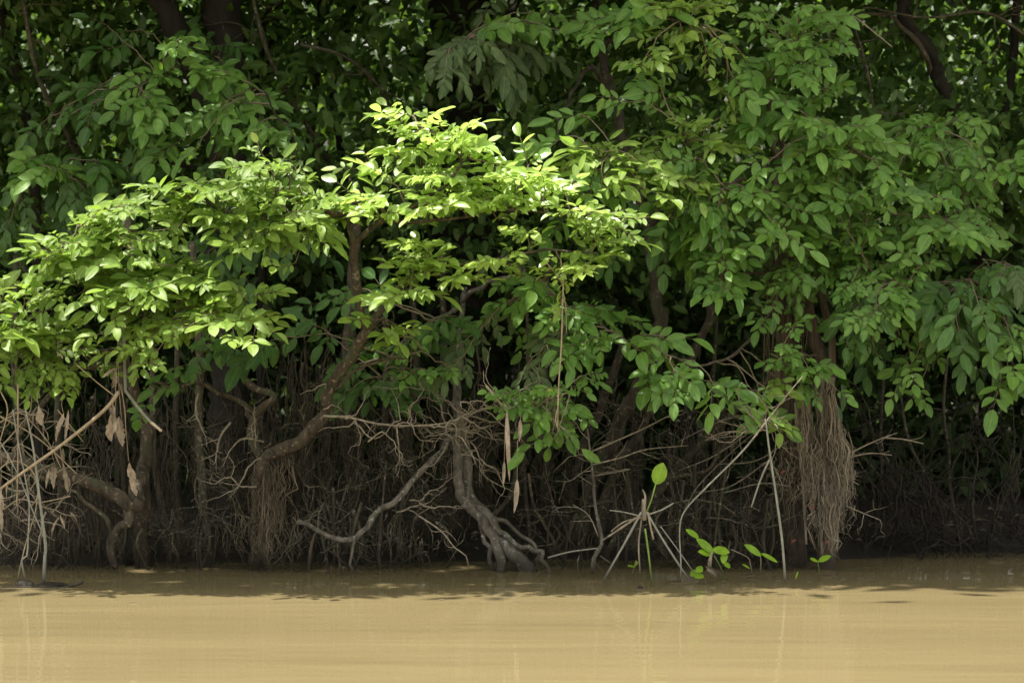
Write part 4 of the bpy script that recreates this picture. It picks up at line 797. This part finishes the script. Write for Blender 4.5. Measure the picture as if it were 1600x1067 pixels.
b = at(878, 415, 19.85); mb = MB()
mb.tube(P([(876, 405), (880, 440), (879, 470), (877, 540), (873, 600), (871, 668)], 19.85), .005, .0045, 5); mb.tube(P([(880, 455), (884, 480), (885, 520)], 19.85), .003, .002, 4)
mb.tube(P([(848, 405), (862, 420), (880, 445)], 19.85), .003, .003, 4); mb.tube(P([(871, 640), (868, 655), (872, 672)], 19.84), .006, .002, 5)
o = mb.build("hanging_vine", BARK['straw'], None, b); o.location = tuple(b); tag(o, "thin straw-coloured vine hanging straight down from the sunlit sprays", "vine")

# dead thicket at the left edge
rng = random.Random(42); b = at(45, 790, 20.2); t = thing("dead_thicket", "brown tangle of dead curled twigs spilling over the bent limb at the picture edge", "thicket", b)
mb = MB()
for i in range(34):
    gnarl(mb, at(rng.uniform(-30, 100), rng.uniform(640, 840), rng.uniform(20, 20.5)), (rng.gauss(0, 1), rng.gauss(-.2, .3), rng.gauss(-.1, .7)), rng.uniform(.25, .6), rng.uniform(.004, .007), rng, 2, .5, .05)
mb.build("twig_sprays", BARK['twig'], t, b)
mb = MB()
for path in ([(0, 660), (30, 645), (45, 655), (75, 690), (95, 730)], [(0, 700), (35, 660), (48, 640), (50, 590)], [(0, 610), (12, 640), (0, 690)], [(-10, 740), (20, 720), (50, 735), (60, 770), (50, 790)], [(0, 800), (30, 780), (60, 785), (110, 775)], [(28, 600), (28, 720), (26, 790)], [(90, 640), (130, 690)], [(0, 650), (60, 685), (120, 740)]):
    mb.tube(P(path, rng.uniform(19.95, 20.3)), .0055, .0035, 5, rng, .1)
mb.build("stalk", BARK['straw'], t, b)
mb = MB()
for i in range(16): q = (rng.uniform(0, 110), rng.uniform(650, 820)); dry(mb, *q, q[0] + rng.uniform(-14, 14), q[1] + rng.uniform(14, 34), rng.uniform(.015, .035), rng.uniform(20, 20.3), rng, 1.5)
mb.build("dry_leaves", BARK['dry'], t, b)
mb = MB()
def fx(t_, r): x = -20 + 190 * t_; y = 20.9 + r.uniform(-.2, .3); return ((x - 800) * y / F, y, at(0, r.uniform(740, 800), y)[2], at(0, r.uniform(820, 890), y)[2])
strands(mb, rng, 120, fx, 0, 0, (.0015, .004), .014); mb.build("roots", BARK['fibredark'], t, b)['kind'] = "stuff"

ST = [("thicker pale grey stalk rising from the mud lump into the thicket", [(68, 912), (70, 870), (71, 850), (62, 780), (52, 700), (40, 640)], 19.95, .012, .006, 'stalk'),
      ("thin twin stalk standing beside the thicker pale grey stalk", [(40, 908), (34, 875), (42, 868), (44, 840), (45, 780), (30, 700), (20, 640)], 19.95, .007, .004, 'stalk'),
      ("very thin stalk leaning from the water across the twin stalks", [(26, 910), (40, 850), (55, 800), (60, 760)], 19.95, .004, .003, 'straw'),
      ("grey stalk crossing the thicket from the leaning pole", [(72, 845), (52, 800), (30, 745), (0, 690), (-20, 660)], 19.9, .005, .004, 'stalk'),
      ("long grey-green stalk rising from the water to the twig knot beside the draped roots", [(1227, 908), (1222, 845), (1212, 770), (1203, 710), (1196, 655)], 19.9, .0085, .006, 'stalk'),
      ("long grey stalk sloping down from the twig knot and bending to the water", [(1196, 660), (1160, 705), (1110, 755), (1072, 795), (1062, 825), (1064, 880), (1063, 905)], 19.95, .0065, .004, 'stalk'),
      ("thin pale twig crossing the twig knot up into the green leaves", [(1175, 688), (1200, 655), (1232, 615), (1254, 588)], 19.9, .005, .003, 'twig'),
      ("straight thin stalk slanting between the twig knot and the draped roots", [(1202, 718), (1188, 750), (1174, 792)], 20.0, .006, .005, 'stalk'),
      ("bare twig lying from the grey root legs toward the bare sapling", [(856, 871), (890, 862), (935, 856)], 20.6, .006, .005, 'stalk'),
      ("thin grey twig hanging off the root curtain toward the hollow", [(1322, 790), (1350, 802), (1375, 812)], 20.9, .004, .003, 'twig'),
      ("slender twig dropping to the water below the climbing limb", [(655, 806), (690, 830), (710, 855), (728, 868), (732, 888)], 20.5, .006, .004, 'twig')]
for i, (lab, path, Y, r0, r1, m) in enumerate(ST):
    rng = random.Random(700 + i); b = at(path[0][0], path[0][1], Y); mb = MB(); mb.tube(P(path, Y), r0, r1, 6, rng, .05)
    if m == 'twig':
        for k in range(3): q = P(path, Y)[rng.randint(1, len(path) - 1)]; gnarl(mb, q, (rng.gauss(0, 1), -.2, rng.gauss(0, .6)), .15, .003, rng, 1)
    o = mb.build("dead_stalk" if m != 'twig' else "dead_twig", BARK[m], None, b); o.location = tuple(b); tag(o, lab, "stalk" if m != 'twig' else "twig", "loose dead stalks and twigs")

# mud lumps and driftwood at the stalk feet
def lump(mb, c, rx, ry, rz, rng):
    G = []
    for i in range(7):
        th = math.pi * i / 6; row = []
        for j in range(11):
            ph = 2 * math.pi * j / 10; k = 1 + .18 * math.sin(3 * ph + i) + rng.uniform(-.08, .08) if 0 < j < 10 else 1 + .18 * math.sin(i)
            row.append((c[0] + rx * math.sin(th) * math.cos(ph) * k, c[1] + ry * math.sin(th) * math.sin(ph) * k, c[2] + rz * math.cos(th)))
        G.append(row)
    mb.grid(np.array(G))
for i, (lab, px, py, Y, s, m) in enumerate((("knobbly grey driftwood lump at the foot of the thin twin stalk", 38, 906, 19.95, (.06, .05, .045), 'grey'),
        ("dark wet driftwood lump at the foot of the thicker pale stalk", 74, 909, 19.95, (.075, .05, .03), 'dark'),
        ("small brown lump floating below the green stalk of the tripod", 1000, 912, 19.85, (.02, .02, .018), 'brown'))):
    rng = random.Random(40 + i); b = at(px, py, Y); b[2] = 0; mb = MB(); lump(mb, b, *s, rng); 
    if i == 1: mb.tube([b + np.array((.02, 0, .01)), b + np.array((.10, 0, .012)), b + np.array((.15, 0, -.005))], .02, .008, 6)
    o = mb.build("driftwood_lump", BARK[m], None, b); o.location = tuple(b); tag(o, lab, "driftwood", "driftwood in the shallows")
b = at(115, 913, 19.9); b[2] = 0; mb = MB(); mb.tube([b + np.array((-.1, 0, -.01)), b + np.array((0, 0, .012)), b + np.array((.06, 0, .035))], .010, .009, 6)
mb.tube([b + np.array((-.45, 0, .0)), b + np.array((-.2, 0, .004)), b + np.array((-.1, 0, .0))], .006, .006, 6)
o = mb.build("floating_stick", BARK['grey'], None, b); o.location = tuple(b); tag(o, "short grey stick floating flat beside the driftwood lumps", "stick")

# bare sapling in the middle
rng = random.Random(91); b = at(925, 892, 20.6); t = thing("bare_sapling", "pale leafless sapling with long side shoots beside the stalk tripod", "sapling", b)
mb = MB(); mb.tube(P([(926, 895), (928, 872), (940, 850), (938, 830), (930, 790), (926, 740), (922, 705), (918, 670)], 20.6), .015, .006, 7, rng, .06); mb.build("trunk", BARK['grey'], t, b)
for path, r in (([(923, 706), (960, 690), (1005, 670), (1040, 652), (1068, 640)], .007), ([(925, 726), (970, 715), (1010, 702), (1075, 696)], .006), ([(928, 743), (960, 738), (985, 733)], .004), ([(922, 712), (905, 710), (888, 714)], .004), ([(925, 735), (910, 738), (896, 748)], .004), ([(935, 838), (920, 805), (895, 788)], .005), ([(918, 685), (908, 675), (900, 660)], .004)):
    mb = MB(); l = mb.tube(P(path, 20.6), r, .0025, 5, rng, .08)
    for k in range(3): gnarl(mb, l[rng.randint(2, len(l) - 1)], (rng.gauss(0, 1), -.2, rng.gauss(0, .6)), rng.uniform(.06, .2), .003, rng, 1, .3)
    mb.build("side_shoot", BARK['twig'], t, b)
mb = MB()
for p0, d in (((930, 860), (-.3, -.2, -1)), ((938, 868), (.8, -.2, -.3)), ((905, 868), (-.6, -.2, -.4))): gnarl(mb, at(*p0, 20.6), d, .22, .005, rng, 1, .4)
mb.build("root", BARK['grey'], t, b)

# tripod of stalks with a single bright leaf
rng = random.Random(19); b = at(1008, 905, 20.1); t = thing("water_arum", "tripod of grey dead stalks rising from the water, one bright green leaf on top", "water plant", b)
for path, r, m in (([(1002, 800), (975, 850), (942, 908)], .008, 'stalk'), ([(1010, 800), (1040, 850), (1076, 905)], .008, 'stalk'), ([(1004, 800), (998, 850), (1000, 895)], .006, 'fibre'), ([(1008, 826), (1014, 870), (1019, 915)], .007, 'green'),
                   ([(1012, 800), (1017, 825), (1021, 842)], .007, 'straw'), ([(1000, 806), (975, 800), (953, 797)], .005, 'stalk'), ([(1012, 804), (1035, 796), (1052, 786)], .006, 'stalk'), ([(1000, 805), (970, 825), (940, 845)], .008, 'fibre'), ([(1005, 808), (975, 815), (955, 830)], .006, 'fibre'), ([(1032, 822), (1060, 860), (1085, 895)], .004, 'stalk')):
    mb = MB(); mb.tube(P(path, 20.0), r, r * .8, 6, rng, .05); mb.build("stalk", BARK[m], t, b)
mb = MB(); mb.tube(P([(1006, 812), (1006, 795), (1005, 780)], 20.0), .018, .009, 7, rng, .2); mb.tube(P([(1006, 800), (1008, 775), (1004, 765)], 20.0), .01, .005, 6); mb.build("crown_base", BARK['fibre'], t, b)
mb = MB(); mb.tube(P([(1010, 800), (1018, 780), (1024, 757)], 20.0), .0055, .0045, 6); mb.build("leaf_stalk", BARK['green'], t, b)
lb = LB(); lb.add(at(1024.5, 757, 20.0), np.array((.32, .05, .9)), np.array((.25, -1, .15)), .148, .098, .9); lb.build("leaf", LEAF['water'], t, b)

# twig knot (dead crown of a shrub) between tripod and root curtain
rng = random.Random(29); b = at(1180, 700, 20.6); t = thing("dead_shrub", "grey tangle of bare twigs radiating from a knot beside the draped roots", "shrub", b)
mb = MB()
for i in range(14):
    a = rng.uniform(0, 2 * math.pi); gnarl(mb, at(1195 + rng.uniform(-12, 8), 660 + rng.uniform(-6, 14), rng.uniform(20.1, 20.8)), (math.cos(a) * 1.2 - .45, rng.gauss(-.1, .3), math.sin(a) * .8 - .25), rng.uniform(.2, .6), rng.uniform(.0035, .006), rng, 2, .4)
mb.build("twig_sprays", BARK['twig'], t, b); mb = MB()
for i in range(30):
    gnarl(mb, at(rng.uniform(1030, 1230), rng.uniform(670, 830), rng.uniform(20.5, 21.4)), (rng.gauss(0, 1), rng.gauss(0, .3), rng.gauss(0, .7)), rng.uniform(.2, .55), rng.uniform(.003, .005), rng, 2, .4)
mb.build("twig_sprays", BARK['dim'], t, b)
mb = MB()
for path in ([(1180, 668), (1150, 690), (1110, 715), (1060, 735)], [(1195, 655), (1160, 650), (1120, 660), (1060, 690)], [(1190, 668), (1150, 700), (1090, 760), (1070, 800)], [(1200, 720), (1140, 760), (1080, 770)], [(1230, 690), (1180, 720), (1120, 725)], [(1235, 760), (1190, 755), (1130, 770)]):
    mb.tube(P(path, rng.uniform(20.5, 21)), .006, .003, 5, rng, .1)
mb.build("branch", BARK['grey'], t, b)
rng = random.Random(31)
for lab, p0, ds in (("forked pale bare twig jutting from the root curtain into the dark hollow", (1330, 707), (((1330, 707), (1365, 690), (1402, 676)), ((1382, 684), (1410, 686), (1443, 693)))), ("lower bare twig jutting straight from the root curtain", (1335, 712), (((1328, 714), (1360, 708), (1393, 711)),)), ("tiny hooked bare twig in front of the root curtain", (1312, 742), (((1310, 740), (1325, 748), (1342, 757)),))):
    b = at(*p0, 20.9); mb = MB()
    for path in ds:
        l = mb.tube(P(path, 20.9), .006, .003, 5, rng, .1); gnarl(mb, l[len(l) // 2], (.6, -.2, rng.gauss(0, .5)), .1, .003, rng, 1)
    o = mb.build("dead_twig", BARK['twig'], None, b); o.location = tuple(b); tag(o, lab, "twig", "twigs on the root curtain")

# small plants standing in the shallows
def blades(t, b, lst, Y, rng):
    for bx, by, tx, ty, wd in lst:
        lb = LB(); a, c = at(bx, by, Y), at(tx, ty, Y + rng.uniform(-.06, .02)); L = np.linalg.norm(c - a)
        lb.add(a, c - a, (rng.gauss(0, .3), -.7, .8), L, wd, rng.uniform(.3, .95)); lb.build("leaf", LEAF['water'], t, b)
PL = [("water plant with long bright leaves standing beside a pale dead leaf", 1120, 898, [[(1130, 894), (1122, 878), (1116, 868)], [(1110, 900), (1112, 870), (1115, 860)]],
       [(1092, 840, 1072, 825, .05), (1116, 864, 1089, 839, .065), (1112, 866, 1092, 860, .06), (1113, 858, 1141, 860, .075), (1133, 862, 1130, 880, .045), (1130, 876, 1141, 886, .04), (1092, 892, 1078, 898, .06), (1088, 886, 1098, 892, .06), (1084, 898, 1100, 900, .05)], 20.15),
      ("water plant with paired narrow leaves under a thin bare twig", 1190, 896, [[(1176, 897), (1172, 880), (1168, 870), (1142, 858)], [(1188, 895), (1189, 875), (1187, 865)]],
       [(1190, 868, 1165, 849, .06), (1189, 864, 1217, 876, .04), (1172, 888, 1161, 880, .03)], 20.25),
      ("two-leaved seedling standing in the shallows under the root curtain", 1281, 896, [[(1281, 896), (1279, 885), (1278, 877)]], [(1278, 877, 1298, 866, .05), (1278, 876, 1267, 872, .045)], 20.3),
      ("tiny seedling with one round leaf between the tripod's legs", 990, 893, [[(988, 896), (991, 885), (994, 875)]], [(992, 884, 982, 883, .05), (992, 884, 996, 876, .02)], 20.3),
      ("tiny green shoot poking from the water before the long grey-green stalk", 1244, 903, [[(1244, 905), (1244, 899)]], [(1243, 904, 1246, 892, .022)], 20.1)]
for i, (lab, px, py, stems, lv, Y) in enumerate(PL):
    rng = random.Random(800 + i); b = at(px, py, Y); t = thing("water_plant", lab, "water plant", b, "small plants in the shallows")
    mb = MB()
    for s_ in stems: mb.tube(P(s_, Y), .004, .003, 5)
    mb.build("stem", BARK['green' if i != 1 else 'twig'], t, b); blades(t, b, lv, Y, rng)
rng = random.Random(5); b = at(1112, 902, 20.1); mb = MB(); mb.blade(at(1122, 903, 20.1), at(1103, 884, 20.1), .042, (.5, -.8, .5), .18, 1.3, 14, 1.4, .25, rng); mb.blade(at(1105, 888, 20.1), at(1115, 858, 20.1), .022, (.3, -1, .2), .12, 1.2, 12, 1.2, .2, rng)
o = mb.build("dead_leaf", BARK['dry'], None, b); o.location = tuple(b); tag(o, "crumpled pinkish dead leaf stuck upright in the shallows", "dead leaf")

# bits afloat
b_ = [("green leaf fragment", 1130, 905), ("tan leaf scrap", 1175, 902), ("small straw", 1055, 908), ("pale flake", 1215, 904), ("flake", 1290, 899), ("scrap", 1345, 905), ("scrap", 690, 938), ("scrap", 806, 940), ("scrap", 1365, 908), ("scrap", 208, 941)]
FL = ["narrow yellow-green leaf floating at the foot of the pale dead leaf", "tan leaf scrap floating below the paired narrow leaves", "yellow straw floating between the tripod and the pale dead leaf", "pale flake floating by the foot of the long grey-green stalk",
      "pale leaf scrap floating at the foot of the two-leaved seedling", "pale speck floating off the dark hollow, closer to the root curtain", "tiny pale speck floating out in the light below the grey root legs' left", "tiny pale speck floating straight out from the curved grey roots", "pale speck floating off the dark hollow beside its twin", "tiny pale speck floating out in front of the bent limb"]
FL[6] = "tiny pale speck floating in the lit water below the low climbing limb"
rng = random.Random(6)
for (nm, px, py), lab in zip(b_, FL):
    Y = H * F / (py - HY); b = at(px, py, Y); b[2] = .004; mb = MB(); L = .05 if py < 904 or px in (1130, 1055) else .022
    a = rng.uniform(-.4, .4); mb.blade(b - np.array((L * math.cos(a), L * math.sin(a), 0)), b + np.array((L * math.cos(a), L * math.sin(a), .004)), L * .5, (0, -.2, 1), .05, .2, 6)
    o = mb.build("floating_leaf", BARK['green' if px == 1130 else 'straw'], None, b); o.location = tuple(b); tag(o, lab, "floating leaf", "scraps afloat")

# reddish leaves caught on the roots
for i, (px, py, lab) in enumerate(((1268, 793, "red dead leaf caught midway down the root curtain"), (1240, 846, "red-brown dead leaf at the foot of the draped stem"), (1293, 847, "small red leaf near the hem of the root curtain"), (1224, 738, "orange-brown dead leaf caught beside the draped stem"))):
    rng = random.Random(60 + i); b = at(px, py, 20.86); mb = MB(); mb.blade(at(px - 4, py + 2, 20.86), at(px + 4, py - 3, 20.85), .018, (0, -1, .4), .1, .3, 8, .4, .1, rng)
    o = mb.build("caught_leaf", BARK['fungus'], None, b); o.location = tuple(b); tag(o, lab, "dead leaf", "red leaves on the root curtain")

rng = random.Random(2024); mb = MB()
for i in range(900):
    x = rng.uniform(-3.6, 3.8); e = 21.5 + (min(.75, (x - 1.9) * .8) if x > 1.9 else 0); y = e + rng.uniform(0, 1.3); z = ground_z(x, y) + .012
    if z < .01: continue
    a = rng.uniform(0, 6.3); L = rng.uniform(.03, .08); mb.blade((x, y, z), (x + L * math.cos(a), y + L * math.sin(a), z + rng.uniform(0, .02)), L * .4, (rng.gauss(0, .5), rng.gauss(-.3, .5), 1), rng.uniform(-.1, .25), .4, 5)
tag(mb.build("leaf_litter", BARK['dim']), "brown leaf litter scattered on the muddy bank", "litter", kind="stuff")
# ================================================================== FOREST BEHIND (one mass of leaves)
def mass(name, label, x0, x1, y0, y1, z0, z1, ncl, per, size, mat, seed, rad=.5, low=True):
    rng = np.random.RandomState(seed); lb = LB(low=low)
    c = np.stack([rng.uniform(x0, x1, ncl), rng.uniform(y0, y1, ncl), rng.uniform(z0, z1, ncl)], 1)
    m = ncl * per; p = np.repeat(c, per, 0) + rng.normal(0, 1, (m, 3)) * rad * np.array((1, .8, .55))
    p[:, 2] = np.maximum(p[:, 2], .15 + (p[:, 1] - 21.5) * .10)
    d = rng.normal(0, 1, (m, 3)) + np.array((0, -.3, -.5)); n = rng.normal(0, .4, (m, 3)) + np.array((0, -.6, .7))
    L = rng.uniform(*size, m); tone = np.repeat(rng.uniform(0, 1, ncl), per) * .5 + rng.uniform(0, .5, m)
    lb.addmany(p, d, n, L, L * rng.uniform(.38, .52, m), tone)
    o = lb.build(name, LEAF[mat]); tag(o, label, "foliage", kind="stuff"); return o
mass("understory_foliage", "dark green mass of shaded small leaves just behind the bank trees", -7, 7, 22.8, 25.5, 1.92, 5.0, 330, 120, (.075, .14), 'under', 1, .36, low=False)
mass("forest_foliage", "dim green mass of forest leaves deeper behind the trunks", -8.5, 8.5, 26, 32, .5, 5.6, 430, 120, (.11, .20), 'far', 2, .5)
mass("low_foliage", "low growth under the trees, its leaves coloured near black for shade", -8, 8, 23.9, 26.0, .2, 2.0, 380, 80, (.11, .18), 'shade', 3, .45)
mass("far_foliage", "far wall of forest leaves closing off the view", -17, 17, 35, 46, .5, 15, 1500, 70, (.24, .42), 'far', 4, 1.1)
